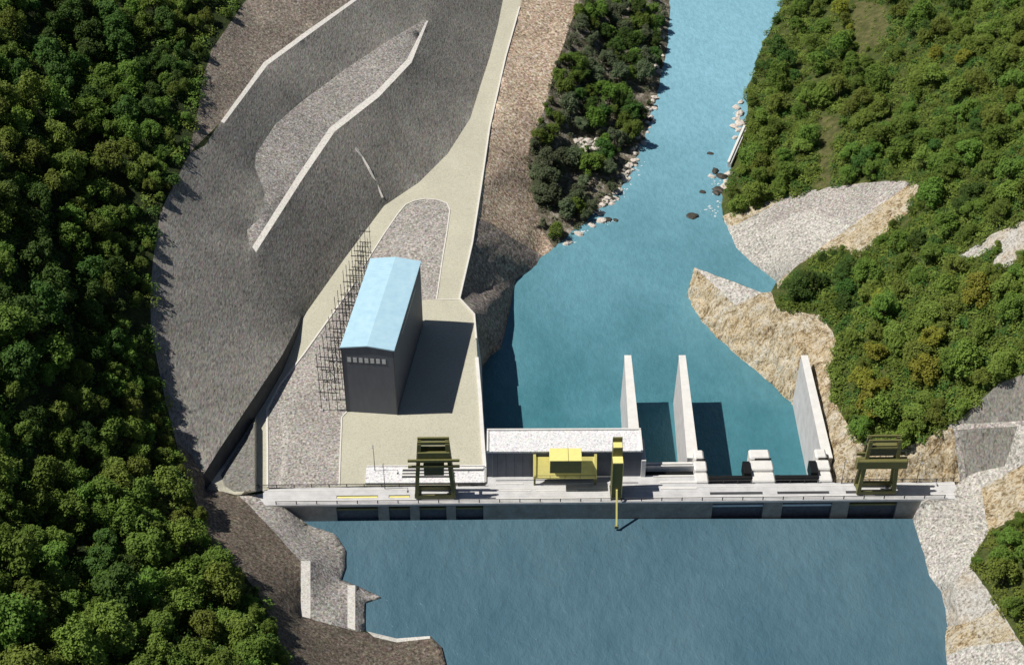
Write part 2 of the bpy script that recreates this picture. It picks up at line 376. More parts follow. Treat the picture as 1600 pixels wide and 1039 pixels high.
# coarse triangulation
cv, cz, ce = [], [], []; key = {}
def cadd(p):
    k = (round(p[0], 1), round(p[1], 1))
    if k not in key: key[k] = len(cv); cv.append(Vector((p[0], p[1]))); cz.append(p[2])
    return key[k]
for L in zlines:
    ids = [cadd(p) for p in L]
    ce += [(a, b) for a, b in zip(ids, ids[1:]) if a != b]
ov, oe, of, orig, _, _ = delaunay_2d_cdt(cv, ce, [], 0, 1e-3)
V2 = np.array([(p.x, p.y) for p in ov]); CV = np.array([(p.x, p.y) for p in cv]); CZ = np.array(cz)
Zc = np.zeros(len(V2))
for i, o in enumerate(orig):
    if o: Zc[i] = CZ[o[0]]
    else:
        dd = ((CV-V2[i])**2).sum(1); j = dd.argsort()[:3]; wgt = 1/(dd[j]+1); Zc[i] = (CZ[j]*wgt).sum()/wgt.sum()
T = np.array(of)
def zsurf(P):
    """height of the coarse surface at an array of picture points"""
    P = np.asarray(P, float); out = np.zeros(len(P)); best = np.full(len(P), -1e9)
    for t in T:
        a, b, c = V2[t]; d = (b[1]-c[1])*(a[0]-c[0])+(c[0]-b[0])*(a[1]-c[1])
        if abs(d) < 1e-9: continue
        lo = np.minimum(np.minimum(a, b), c)-1e-6; hi = np.maximum(np.maximum(a, b), c)+1e-6
        idx = np.nonzero((P[:,0] >= lo[0]) & (P[:,0] <= hi[0]) & (P[:,1] >= lo[1]) & (P[:,1] <= hi[1]))[0]
        if not len(idx): continue
        q = P[idx]
        l1 = ((b[1]-c[1])*(q[:,0]-c[0])+(c[0]-b[0])*(q[:,1]-c[1]))/d; l2 = ((c[1]-a[1])*(q[:,0]-c[0])+(a[0]-c[0])*(q[:,1]-c[1]))/d
        m = np.minimum(np.minimum(l1, l2), 1-l1-l2); ok = m > best[idx]
        s = idx[ok]; best[s] = m[ok]; z = l1*Zc[t[0]]+l2*Zc[t[1]]+(1-l1-l2)*Zc[t[2]]; out[s] = z[ok]
    return out
def zpt(x, y): return float(zsurf([(x, y)])[0])
def ground(x, y): return at(x, y, zpt(x, y))

def inpoly(P, poly):
    P = np.asarray(P, float); x, y = P[:,0], P[:,1]; r = np.zeros(len(P), bool); n = len(poly)
    for i in range(n):
        x0, y0 = poly[i][:2]; x1, y1 = poly[(i+1) % n][:2]
        if y0 == y1: continue
        c = ((y0 > y) != (y1 > y)) & (x < (x1-x0)*(y-y0)/(y1-y0)+x0); r ^= c
    return r
xy = lambda L: [(p[0], p[1]) for p in L]
rv = lambda L: list(reversed(xy(L)))
river_poly = xy(shore_left) + [(763,760),(1262,760)] + rv(Zw(spit_foot, 0)) + xy(spit_crest)[:3] + [(1205,456)] + rv(Zw(shore_right, 0))
res_poly = [(480,818),(440,792),(1440,784)] + xy(shore_res_right) + rv(Zw(shore_res_left, 0))
dam_hidden = [(440,792),(400,775),(440,764),(757,758),(763,760),(1262,760),(1312,755),(1500,753),(1440,784)]
river_bank_poly = [(925,-250),(905,0),(870,100),(850,170),(825,240),(830,300),(848,360),(868,390)] + rv(Zw(shore_left[:10], 0))
gray_poly = xy(left_edge[7:15]) + [(300,712)] + xy(toe_top) + xy(toe_road) + rv(top_berm) + [(320,228),(297,240)]
regions = [   # name, material, outline in the survey picture, roughness of the ground in metres, label
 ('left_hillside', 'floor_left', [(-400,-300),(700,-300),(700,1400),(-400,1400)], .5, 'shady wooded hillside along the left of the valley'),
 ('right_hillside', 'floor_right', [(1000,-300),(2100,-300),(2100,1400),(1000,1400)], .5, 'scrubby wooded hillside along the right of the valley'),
 ('river_bank', 'bank', river_bank_poly, .5, 'stony bank under the trees beside the river'),
 ('gravel_slope', 'brown_grey', [(297,240)] + rv(left_edge[2:7]) + xy(left_edge[:2])[::-1] + rv(top_berm), .35, 'brown gravel slope between the forest and the uppermost pale bench'),
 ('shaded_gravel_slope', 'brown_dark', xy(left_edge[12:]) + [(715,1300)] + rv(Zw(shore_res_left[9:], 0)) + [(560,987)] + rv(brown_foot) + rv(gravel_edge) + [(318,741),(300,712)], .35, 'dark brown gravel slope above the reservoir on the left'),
 ('gravel_apron', 'gravel', xy(gravel_edge) + xy(brown_foot) + [(570,985)] + rv(Zw(shore_res_left[:9], 0)) + [(440,790),(400,772),(366,772)], .15, 'pale grey gravel apron running down into the reservoir'),
 ('gravel_ledge', 'bench', [(470,876),(485,876),(485,966),(470,962)], 0, 'pale narrow ledge on the gravel apron'),
 ('gravel_ledge', 'bench', [(543,914),(555,914),(555,984),(543,980)], 0, 'pale narrow ledge nearest the reservoir'),
 ('gravel_ledge', 'bench', [(570,983),(600,988),(672,989),(672,997),(620,1003),(585,995)], 0, 'pale sandy ledge at the top of the dark gravel by the water'),
 ('paved_yard', 'yard', xy(toe_base) + xy(toe_road)[1:] + xy(edge_river) + [(572,759),(420,764),(366,775),(345,767)], 0, 'sandy coloured paved yard and access road of the power plant'),
 ('cut_slope', 'grey_slope', gray_poly, .12, 'steep grey cut slope above the access road'),
 ('slope_terrace', 'gravel', [(391,390)] + xy(patch_top) + rv(mid_berm_in), .2, 'pale gravel terrace halfway up the grey cut slope'),
 ('slope_bench', 'bench', xy(mid_berm) + rv(mid_berm_in), 0, 'pale narrow bench halfway up the grey cut slope'),
 ('slope_bench', 'bench', xy(top_berm) + rv(top_berm_in), 0, 'pale narrow bench along the top of the grey cut slope'),
 ('shade_toe_wall', 'shade_wall', xy(toe_top) + rv(toe_base), 0, 'concrete toe wall added for its shadow and coloured dark as shade, at the foot of the grey cut slope'),  # wall put in to cast the shadow band, its face coloured as shade
 ('gravel_mound', 'grey_dark', [(345,742),(393,665),(398,661),(398,767),(366,768),(352,760)], .1, 'grey gravel mound between the toe wall and the end of the dam'),
 ('river_slope', 'brown', xy(edge_river[:8]) + [(742,492),(746,560),(753,574)] + rv(Zw(shore_left[10:17], 0)) + [(868,390),(848,360),(830,300),(825,240),(850,170),(870,100),(905,0),(925,-250)], .35, 'brown gravel slope between the access road and the river'),
 ('river_slope', 'riprap', [(738,380),(718,468),(742,492),(746,560),(753,574)] + rv(Zw(shore_left[11:17], 0)) + [(850,400),(836,392),(800,372),(770,350),(745,340)], .5, 'dark riprap slope below the corner of the yard'),
 ('gravel_yard', 'gravel', [(437,602),(475,553),(540,462),(556,440),(568,440),(545,640),(534,652),(530,759),(420,764),(420,640)], 0, 'pale gravel bed of the switchyard'),
 ('gravel_island', 'gravel', [(566,420),(600,366),(628,327),(640,317),(660,312),(685,313),(698,318),(703,328),(692,400),(682,468),(640,470),(600,480)], 0, 'pale gravel island behind the blue roofed hall'),
 ('retaining_wall', 'concrete', [(742,492),(746,560),(757,727),(758,757),(763,760),(763,727),(755,641),(753,574)], 0, 'concrete retaining wall of the yard above the river'),
 ('rock_slope', 'rock', [(1085,418),(1190,457),(1205,456),(1215,482),(1280,492),(1300,520),(1310,545),(1295,580),(1300,620),(1340,690),(1400,703),(1440,690),(1480,665),(1492,671),(1500,752),(1400,756),(1312,756),(1262,760)] + rv(Zw(spit_foot, 0)), 1.0, 'cream coloured rock slope between the river and the forest'),
 ('gravel_spit', 'gravel_pale', [(1085,418),(1190,457),(1150,478)], .15, 'pale gravel top of the rock spit'),
 ('gravel_fan', 'gravel_pale', [(1130,340),(1235,303),(1300,292),(1380,283),(1425,284),(1415,292),(1285,385),(1213,441),(1170,410),(1145,385)], .3, 'pale grey gravel fan on the right bank'),
 ('gravel_fan', 'gravel', [(1206,322),(1235,303),(1300,292),(1380,283),(1425,284),(1415,292),(1330,352),(1262,330),(1200,352)], .3, 'darker grey upper part of the gravel fan on the right bank'),
 ('rock_cut', 'rock', [(1128,338),(1235,303),(1205,322),(1150,352),(1140,352)], .3, 'small cream rock strip above the gravel fan'),
 ('rock_cut', 'rock', [(1425,284),(1437,290),(1425,325),(1345,400),(1280,394),(1240,420),(1215,452),(1213,441),(1285,385),(1415,292)], .6, 'cream rock cut below the gravel fan'),
 ('rock_shoulder', 'rock_white', [(1440,783),(1500,752),(1532,764),(1600,725),(1720,680),(1720,760),(1600,800),(1545,830),(1515,880),(1555,940),(1600,1010),(1700,1120),(1700,1300),(1486,1300)] + rv(Zw(shore_res_right, 0)), .6, 'white broken rock shoulder at the right end of the dam'),
 ('shore_gravel', 'gravel_pale', [(1440,783),(1500,752),(1532,764),(1545,830),(1515,880),(1490,915),(1470,925),(1450,900),(1425,812)], .3, 'pale grey gravel slope running from the right end of the dam into the reservoir'),
 ('rock_shoulder', 'rock', [(1532,764),(1600,725),(1720,680),(1720,760),(1600,800),(1545,830)], .5, 'cream rock shoulder above the gravel at the right end of the dam'),
 ('rock_cut', 'rock', [(1455,985),(1500,975),(1560,950),(1590,1000),(1510,1012),(1475,1030)], .6, 'cream rock strip low on the right shore of the reservoir'),
 ('gravel_patch', 'gravel_pale', [(1478,1039),(1476,1026),(1510,1010),(1590,1000),(1640,1060),(1640,1300),(1486,1300)], .2, 'grey gravel patch in the lower right corner'),
 ('sprayed_slope', 'grey_slope', [(1480,665),(1500,655),(1560,600),(1600,584),(1720,560),(1720,655),(1590,666),(1492,671)], .15, 'upper grey sprayed slope panel at the right abutment'),
 ('sprayed_slope', 'grey_slope', [(1492,671),(1590,666),(1570,728),(1520,739),(1500,752)], .15, 'lower grey sprayed slope panel beside the right crane'),
 ('abutment_gravel', 'gravel_pale', [(1590,666),(1720,655),(1720,680),(1600,725),(1532,764),(1500,752),(1520,739),(1570,728)], .2, 'pale gravel slope beside the lower grey panel'),
 ('slope_bench', 'gravel', [(1484,664),(1492,663),(1590,658),(1720,647),(1720,655),(1590,666),(1500,671),(1510,752),(1500,752),(1490,671)], 0, 'pale narrow bench between the two grey panels'),
 ('scrub_clearing', 'scrub', [(1335,0),(1385,10),(1390,60),(1340,90),(1330,40)], .3, 'olive scrub clearing near the top of the right hillside'),
 ('scrub_clearing', 'scrub', [(1275,180),(1320,185),(1300,240),(1305,290),(1275,300),(1280,240)], .3, 'olive scrub clearing above the gravel fan'),
 ('rock_outcrop', 'rock_white', [(1610,340),(1560,362),(1490,405),(1510,408),(1560,385),(1550,425),(1570,420),(1610,395)], .5, 'pale rock outcrop among the trees on the right hillside'),
]
# fine triangulation
fv, fe, fkey = [], [], {}
def fadd(x, y):
    k = (round(x*2), round(y*2))
    if k not in fkey: fkey[k] = len(fv); fv.append(Vector((x, y)))
    return fkey[k]
def frame_dist(x, y): return max(-x, x-1600, -y, y-1039, 0)
def fline(L, closed=False):
    L = xy(L); L = L+[L[0]] if closed else L
    for (x0, y0), (x1, y1) in zip(L, L[1:]):
        st = 11 if min(frame_dist(x0, y0), frame_dist(x1, y1)) < 30 else 60
        n = max(1, int(math.hypot(x1-x0, y1-y0)/st)); prev = None
        for i in range(n+1):
            a = fadd(x0+(x1-x0)*i/n, y0+(y1-y0)*i/n)
            if prev is not None and prev != a: fe.append((prev, a))
            prev = a
for L in zlines: fline(L)
for rg in regions[2:]: fline(rg[2], True)
pts = []
def gridpts(x0, x1, y0, y1, s, test):
    q = [(x+rng.uniform(-.3, .3)*s, y+rng.uniform(-.3, .3)*s) for x in np.arange(x0, x1, s) for y in np.arange(y0, y1, s*.9)]
    q = np.array(q); return q[test(q)]
def wet(q): return inpoly(q, river_poly) | inpoly(q, res_poly) | inpoly(q, dam_hidden)
rockpolys = [r[2] for r in regions if r[1] in ('rock', 'rock_white')]
def rocky(q):
    m = np.zeros(len(q), bool)
    for p in rockpolys: m |= inpoly(q, p)
    return m
inframe = lambda q: (q[:,0] > -20) & (q[:,0] < 1620) & (q[:,1] > -20) & (q[:,1] < 1060)
for q in (gridpts(-20, 1620, -20, 1060, 12, lambda q: ~wet(q) & ~rocky(q)), gridpts(1060, 1640, 270, 1060, 5, lambda q: rocky(q)),
          gridpts(-320, 1950, -250, 1300, 50, lambda q: ~wet(q) & ~inframe(q))):
    for x, y in q: fadd(float(x), float(y))
fov, foe, fof, forig, _, _ = delaunay_2d_cdt(fv, fe, [], 0, 1e-3)
F2 = np.array([(p.x, p.y) for p in fov]); FZ = zsurf(F2); FT = np.array(fof)
cen = F2[FT].mean(1)
rid = np.full(len(FT), -1)
for i, rg in enumerate(regions): rid[inpoly(cen, rg[2])] = i
drop = wet(cen); rid[drop] = -1
# ease the creases inside the big slopes: every inner point settles to the mean of its neighbours
E2 = np.unique(np.sort(np.concatenate([FT[:, [0, 1]], FT[:, [1, 2]], FT[:, [2, 0]]]), axis=1), axis=0)
owner = np.full(len(F2), -9)
for i in range(-1, len(regions)):
    vs = np.unique(FT[rid == i]); owner[vs] = np.where((owner[vs] == -9) | (owner[vs] == i), i, -5)
soft = np.isin(owner, [i for i, r in enumerate(regions) if r[0] in ('cut_slope', 'shaded_gravel_slope', 'gravel_apron', 'gravel_fan', 'shore_gravel')])
wa, wb, ww = [], [], []
for k in range(3):
    i0, i1, i2 = FT[:, k], FT[:, (k+1) % 3], FT[:, (k+2) % 3]
    u_, v_ = F2[i1]-F2[i0], F2[i2]-F2[i0]
    ct = (u_*v_).sum(1)/np.abs(u_[:, 0]*v_[:, 1]-u_[:, 1]*v_[:, 0]).clip(1e-3)
    wa += [i1, i2]; wb += [i2, i1]; ww += [ct, ct]
wa, wb, ww = np.concatenate(wa), np.concatenate(wb), np.concatenate(ww).clip(-.2, 20)
deg = np.bincount(wa, ww, len(F2)).clip(1e-2)
for _ in range(160):
    acc = np.bincount(wa, ww*FZ[wb], len(F2))
    FZ = np.where(soft, .4*FZ+.6*acc/deg, FZ)
amp = np.full(len(F2), 9.0)
for i, rg in enumerate(regions):
    vs = np.unique(FT[rid == i]); amp[vs] = np.minimum(amp[vs], rg[3])
vs = np.unique(FT[rid == -1]); amp[vs] = np.minimum(amp[vs], .12)
W3 = []
for (x, y), z, a in zip(F2, FZ, amp):
    p = at(x, y, z)
    if a > 0:
        k = noise.fractal(p*.16, 1.0, 2.0, 4) + .6*noise.noise(p*.6)
        if a > .55 and a < 5: k = .8*noise.fractal(p*.3, .9, 2.0, 5) + .5*noise.noise(p*.9)
        p = p + Vector((noise.noise(p*.3+Vector((9,0,0)))*a*.8, noise.noise(p*.3+Vector((0,9,0)))*a*.8, k*a))
    W3.append(p)
edge_tris = {}
for ti, t in enumerate(FT):
    for k in range(3):
        edge_tris.setdefault(frozenset((int(t[k]), int(t[(k+1) % 3]))), []).append(ti)
for i, rg in enumerate(regions):
    idx = np.nonzero(rid == i)[0]
    if not len(idx): print('EMPTY REGION', rg[0]); continue
    mp, vv, ff = {}, [], []
    def vid(a):
        if a not in mp: mp[a] = len(vv); vv.append(W3[a])
        return mp[a]
    for ti in idx:
        ff.append(tuple(vid(int(a)) for a in FT[ti]))
        for k in range(3):
            a, b = int(FT[ti][k]), int(FT[ti][(k+1) % 3]); o = [t for t in edge_tris[frozenset((a, b))] if t != ti]
            if o and rid[o[0]] == -1 and drop[o[0]]:      # bank goes on down under the water
                j = len(vv); vv += [W3[b]-Vector((0,0,9)), W3[a]-Vector((0,0,9))]; ff.append((vid(b), vid(a), j+1, j))
    me = bpy.data.meshes.new(rg[0]); me.from_pydata(vv, [], ff); me.update(); me.materials.append(M[rg[1]])
    if rg[3] >= .1 and rg[1] not in ('yard', 'rock', 'rock_white'):
        for p in me.polygons: p.use_smooth = True
    o = bpy.data.objects.new(rg[0], me); COL.objects.link(o)
    if rg[0].endswith('wall'): tag(o, rg[4], 'wall')
    else: tag(o, rg[4], 'ground', None, 'structure')

# ------------------------------------------------------------------ water
def sheet(name, x0, x1, y0, y1, z, m, label):
    mb = MB(); mb.v = [(x0,y0,z),(x1,y0,z),(x1,y1,z),(x0,y1,z)]; mb.f = [(0,1,2,3)]
    return tag(mb.build(name, m), label, 'water', None, 'structure')
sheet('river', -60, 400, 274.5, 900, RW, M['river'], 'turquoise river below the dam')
sheet('reservoir', -80, 140, 60, 273.6, LW, M['reservoir'], 'slate blue reservoir water held by the dam')

# ------------------------------------------------------------------ dam
YAW = R(.75); Y0 = 273.4
def dam_pt(px, dy=0.0, z=0.0):                   # a point on the dam: picture column measured along its upstream edge, metres behind that edge
    x = (px-800)*.15876
    return Vector((x*math.cos(YAW)-dy*math.sin(YAW), Y0+x*math.sin(YAW)+dy*math.cos(YAW), z))
DX = lambda px: (px-800)*.15876
dam = thing('dam', (0, Y0, 0), 'long concrete dam with a pale grey deck and dark upstream face across the valley', 'dam', YAW)
openings = [(525,590,'y'), (607,640,'y'), (655,697,'y'), (712,755,'y'), (1115,1195,'b'), (1225,1303,'b'), (1330,1405,'y')]
deck = MB(); x0, x1 = DX(372), DX(1502)
slots = [(525,590), (607,640), (1112,1195), (1218,1300), (1326,1352)]
cuts = [x0]
for a, b in slots: cuts += [DX(a), DX(b)]
cuts.append(x1)
SY0, SY1 = 2.1, 3.0                               # the slots in the deck
deck.box(x0, x1, -.15, SY0, -.7, 0)
ybk = lambda px: 5.4
deck.box(x0, x1, SY1, 6.0, -.7, 0)
for a, b in zip(cuts[::2], cuts[1::2]): deck.box(a, b, SY0, SY1, -.7, 0)
deck.box(DX(758), DX(1092), 6.0, 9.1, -.7, -.003)
deck.build('deck', M['concrete'], dam, .05)
MB().box(x0, x1, 1.2, 6, -30, -.7).box(DX(758), DX(1092), 6, 9.1, -30, -.7).build('core_wall', M['concrete_dark'], dam)
px0 = 372
for a, b, k in openings + [(1502, 1502, '')]:
    MB().box(DX(px0), DX(a), 0, 1.2, -30, -.7).build('upstream_wall' if a-px0 > 30 else 'pier', M['concrete_dark'], dam, .05)
    px0 = b
for a, b, k in openings:
    MB().box(DX(a)+.02, DX(b)-.02, .85, 1.15, -30, -.9).build('intake_screen', M['navy_screen'], dam)
    mb = MB().box(DX(a)+.02, DX(b)-.02, .35, .8, -2.6, -2.0)
    mb.build('stop_log', M['olive' if k == 'y' else 'pale_blue'], dam, .03)
    mb = MB().box(DX(a), DX(b), .1, .8, -1.15, -.72).build('lintel', M['concrete_dark'], dam)
for a, b in slots[:2]:
    MB().box(DX(a)+.1, DX(b)-.1, SY0+.12, SY1-.2, -.6, -.12).build('stop_log', M['yellow'], dam, .03)
for a, b in slots[2:]:
    MB().box(DX(a)+.05, DX(b)-.05, SY0+.05, SY1-.05, -.65, -.3).build('slot_grating', M['dark_steel'], dam)
# crane tracks and low kerbs along the deck
for (a, b, dy, wd, hh, m) in [(378,1500,1.15,.18,.10,'concrete_white'), (378,1500,4.7,.18,.10,'concrete_white'), (775,818,6.3,.35,.16,'concrete_white'), (835,960,6.3,.35,.16,'concrete_white'), (775,830,3.9,.25,.14,'concrete_white'), (838,905,3.9,.25,.14,'concrete_white'), (972,1000,6.3,.35,.16,'steel_grey'), (1035,1100,6.2,.6,.2,'concrete_white'), (1035,1092,4.1,.5,.18,'concrete_white'), (1025,1092,8.4,.5,.25,'concrete_white'), (775,930,7.6,.25,.16,'steel_grey')]:
    MB().box(DX(a), DX(b), dy, dy+wd, -.05, hh).build('track' if a == 378 else 'deck_kerb', M[m], dam)

# ------------------------------------------------------------------ railings
def railing(px0, px1, dy, n, label, m='dark_steel', z=0.0, origin=None):
    o = thing('railing', dam_pt(px0, dy, z), label, 'railing', YAW, 'railings along the dam')
    L = (px1-px0)*.15876
    MB().box(0, L, -.06, .06, 1.0, 1.14).build('top_rail', M[m], o)
    MB().box(0, L, -.025, .025, .5, .57).build('middle_rail', M[m], o)
    pm = MB().box(-.11, .11, -.08, .08, 0, 1.16).build('post', M[m], o)
    for i in range(1, n+1):
        c = pm.copy(); COL.objects.link(c); c.parent = o; c.location = (L*i/n, 0, 0)
    return o
railing(432, 1478, .08, 33, 'long dark railing along the upstream edge of the dam deck')
railing(374, 650, 5.85, 10, 'dark railing along the back of the deck between the grey mound and the left crane')
railing(716, 758, 5.85, 2, 'short dark railing between the left crane and the powerhouse')
railing(1112, 1180, 5.85, 3, 'dark railing along the back of the deck between the two leftmost white gate blocks')
railing(1218, 1286, 5.85, 3, 'dark railing along the back of the deck between the two rightmost white gate blocks')
railing(1312, 1500, 5.85, 7, 'dark railing along the back of the deck below the cream rock slope')

# ------------------------------------------------------------------ powerhouse and the low gravel roofed block beside it
def box_thing(px0, px1, pyf, pyt, pyb):
    """plan and height of a block from its front foot row, front top row and back top row"""
    Yf = kf(pyf)*EYE; h = zat(pyt, Yf); Yb = (EYE-h)*kf(pyb)
    return xat(px0, Yf, 0), xat(px1, Yf, 0), Yf, Yb, h
x0, x1, yf, yb, h = box_thing(762, 1001, 745, 705, 672.5)
ph = thing('powerhouse', (x0, yf, 0), 'dark fronted powerhouse with a white gravel roof on the dam beside the river', 'building', YAW*.5)
W = x1-x0; Dp = yb-yf
MB().box(0, W, 0, Dp, -30, h-.5).build('wall', M['slate_wall'], ph)
MB().box(-.1, W+.1, -.1, Dp+.1, h-.5, h).build('roof', M['gravel_roof'], ph)
for nm, q in (('parapet', (-.12, W+.12, Dp-.25, Dp+.15, h, h+.55)), ('parapet', (-.15, .3, -.12, Dp-.25, h, h+.35)), ('parapet', (W-.45, W+.15, -.12, Dp-.25, h, h+.35))):
    MB().box(*q).build(nm, M['concrete_white'], ph, .04)
MB().box(W-.02, W+1.1, -.3, Dp, -30, h-3.2).build('side_buttress', M['concrete_white'], ph, .04)
MB().box(1.15, 1.25, -.12, -.02, .0, h).build('downpipe', M['steel_grey'], ph)
for i in range(5):
    xx = 2.5+i*2.1
    MB().box(xx, xx+.05, -.03, .0, .0, h-.5).build('wall_joint', M['black'], ph)
MB().box(31.2, 32.6, -.06, .05, 0, 2.4).build('door', M['dark_steel'], ph)

x0, x1, yf, yb, h = box_thing(571, 757, 757.5, 754, 729)
an = thing('low_block', (x0, yf, 0), 'low white gravel roofed block behind the left crane', 'building', YAW*.5)
W = x1-x0; Dp = yb-yf
MB().box(0, W, .02, Dp, -2, h-.2).build('wall', M['concrete_dark'], an)
MB().box(-.05, W+.05, -.05, Dp+.1, h-.2, h).build('roof', M['gravel_roof'], an)
MB().box(-.05, W+.05, Dp-.15, Dp+.15, h, h+.35).build('parapet', M['concrete_white'], an)
for (a, b, dy, wd) in ((628, 756, Dp-1.4, .7), (628, 710, Dp-2.7, .5), (628, 710, Dp-3.7, .5)):
    MB().box((a-571)*.16, (b-571)*.16, dy, dy+wd, h, h+.45).build('roof_duct', M['concrete_white'], an, .03)
    MB().box((a-571)*.16, (b-571)*.16, dy-.35, dy-.02, h, h+.12).build('cable_tray', M['dark_steel'], an)

# ------------------------------------------------------------------ yellow machine in front of the powerhouse
Yp = 282.3; ym = thing('hatch_machine', (xat(882, Yp, 0), Yp-.1, 0), 'yellow hatch machine with a big box housing in front of the powerhouse wall', 'machine', YAW*.5)
HW = 7.6
za, zb, yb_ = 7.3, 2.6, -2.7
MB().hexa([(-HW,yb_,zb-.5),(HW,yb_,zb-.5),(HW,0,za-.6),(-HW,0,za-.6),(-HW,yb_,zb),(HW,yb_,zb),(HW,0,za),(-HW,0,za)]).build('sloping_deck', M['yellow'], ym, .04)
for s in (-1, 1):
    MB().hexa([(s*HW-.35,yb_-.1,zb-.6),(s*HW+.35,yb_-.1,zb-.6),(s*HW+.35,.0,za-.7),(s*HW-.35,.0,za-.7),(s*HW-.35,yb_-.1,zb+.5),(s*HW+.35,yb_-.1,zb+.5),(s*HW+.35,0,za+.9),(s*HW-.35,0,za+.9)]).build('side_beam', M['yellow'], ym, .04)
    MB().box(s*HW-.25, s*HW+.25, yb_-.1, yb_+.4, 0, zb-.3).build('leg', M['olive'], ym, .03)
MB().box(-4.0, 3.9, -5.2, -.7, 6.6, 10.9).box(-3.2, 3.1, -2.6, -.7, 4.5, 6.6).build('housing', M['yellow'], ym, .06)
MB().box(-3.9, 3.8, -5.26, -5.19, 6.7, 10.75).build('front_shade', M['olive'], ym)  # dark sheet painting shade onto the front of the yellow housing
MB().box(.55, .65, -5.24, -.7, 10.86, 10.95).build('housing_seam', M['olive'], ym)
MB().box(-HW, HW, yb_-.25, yb_-.17, zb+.9, zb+1.0).build('rail', M['olive'], ym)
for i in range(5):
    xx = -HW+.1+i*(2*HW-.2)/4
    MB().box(xx-.05, xx+.05, yb_-.26, yb_-.16, zb-.3, zb+1.0).build('rail_post', M['olive'], ym)

# ------------------------------------------------------------------ gantry cranes on the deck
def gantry(px, label, bw, tw, H, var):
    o = thing('gantry_crane', dam_pt(px, 1.2, .1), label, 'crane', YAW, 'olive gantry cranes on the dam deck')
    D = 3.6; m = M['olive']
    ins = (bw-tw)/2; di = .75
    def corner(sx, f, t):                         # leg centre line at height fraction t
        x = sx*(bw/2-ins*t-.5); y = (di*t+.3) if f == 0 else (D-di*t-.3)
        return Vector((x, y, .9+(H-1.4)*t))
    for f, nm in ((0, 'sill_beam'), (1, 'sill_beam')):
        y = .0 if f == 0 else D-.6
        MB().box(-bw/2, bw/2, y, y+.6, .35, 1.5).build(nm, m, o, .05)
        for sx in (-1, 1):
            mb = MB().box(sx*(bw/2-1.1)-.65, sx*(bw/2-1.1)+.65, y+.06, y+.54, .0, .36); mb.build('bogie', M['dark_steel'], o, .04)
    for sx in (-1, 1):
        for f in (0, 1):
            MB().bar(corner(sx, f, 0), corner(sx, f, 1), .95, .75).build('leg', m, o, .04)
        a, b = corner(sx, 0, .0), corner(sx, 1, .0)
        MB().bar(a, b, .6, .7).build('end_tie', m, o, .04)
        MB().bar(corner(sx, 0, .62), corner(sx, 1, .62), .5, .6).build('end_tie', m, o, .04)
    zt = H-.5
    if var == 0:
        for y in (di+.1, D-di-.5): MB().box(-tw/2, tw/2, y, y+.5, zt-.4, zt+.6).build('top_girder', m, o, .05)
        MB().box(-tw/2-.05, tw/2+.05, .25, .95, H-6.2, H-2.9).build('front_girder', m, o, .06)
        MB().box(-tw/2, tw/2, D-1.0, D-.4, H-6.0, H-3.2).build('rear_girder', m, o, .06)
        MB().box(-2.5, 2.4, .0, 2.2, H-10.3, H-7.4).build('hoist_box', m, o, .08)
        MB().box(-2.6, 2.5, -.1, 2.3, H-7.4, H-7.2).build('hoist_lid', m, o, .03)
        for zz in (H-5.2, H-7.2):
            MB().box(-6.3, 6.3, -.25, .25, zz-.32, zz+.32).build('side_arm', m, o, .04)
        for i in range(7): MB().box(-2.4, 2.3, -.04, .01, H-10.1+i*.38, H-9.98+i*.38).build('louvre', M['dark_steel'], o)
    else:
        MB().box(-tw/2, tw/2, di-.2, D-di+.2, H-2.8, H-2.4).build('trolley_deck', m, o, .05)
        MB().box(-tw/2+.05, tw/2-.05, di-.1, di+.5, H-5.2, H-2.8).build('front_girder', m, o, .06)
        MB().box(-tw/2+.05, tw/2-.05, D-di-.5, D-di+.1, H-5.2, H-2.8).build('rear_girder', m, o, .06)
        for y in (di, D-di-.5): MB().box(-tw/2, tw/2, y, y+.45, zt-.2, zt+.4).build('top_girder', m, o, .05)
        MB().box(-6.3, 6.2, -.5, 1.4, H-8.6, H-6.2).build('machine_box', m, o, .08)
        MB().box(-6.1, 6.0, 1.8, 2.3, H-6.2, H-5.4).build('side_arm', m, o, .05)
        for sx in (-1, 1): MB().box(sx*6.0-.06, sx*6.0+.06, -.45, -.33, H-6.2, H-5.2).build('rail_post', m, o)
        MB().box(-6.1, 6.1, -.45, -.36, H-5.3, H-5.2).build('rail', m, o)
        for i in range(5): MB().box(-tw/2+.3, tw/2-.3, di-.16, di-.1, H-5.0+i*.4, H-4.85+i*.4).build('louvre', M['dark_steel'], o)
    # ladder on the left rear leg
    a, b = corner(-1, 1, .03), corner(-1, 1, .95)
    lad = MB()
    for off in (-.22, .22): lad.bar(a+Vector((-.5, off, 0)), b+Vector((-.5, off, 0)), .07)
    for i in range(40):
        p = a.lerp(b, i/39); lad.bar(p+Vector((-.5, -.22, 0)), p+Vector((-.5, .22, 0)), .05)
    lad.build('ladder', M['dark_steel'], o)
    return o
gantry(680, 'olive gantry crane with two long side arms standing near the low gravel roofed block', 10.2, 7.7, 18.6, 0)
gantry(1371, 'olive gantry crane with a wide box across its legs below the forest on the right', 9.8, 8.0, 18.2, 1)

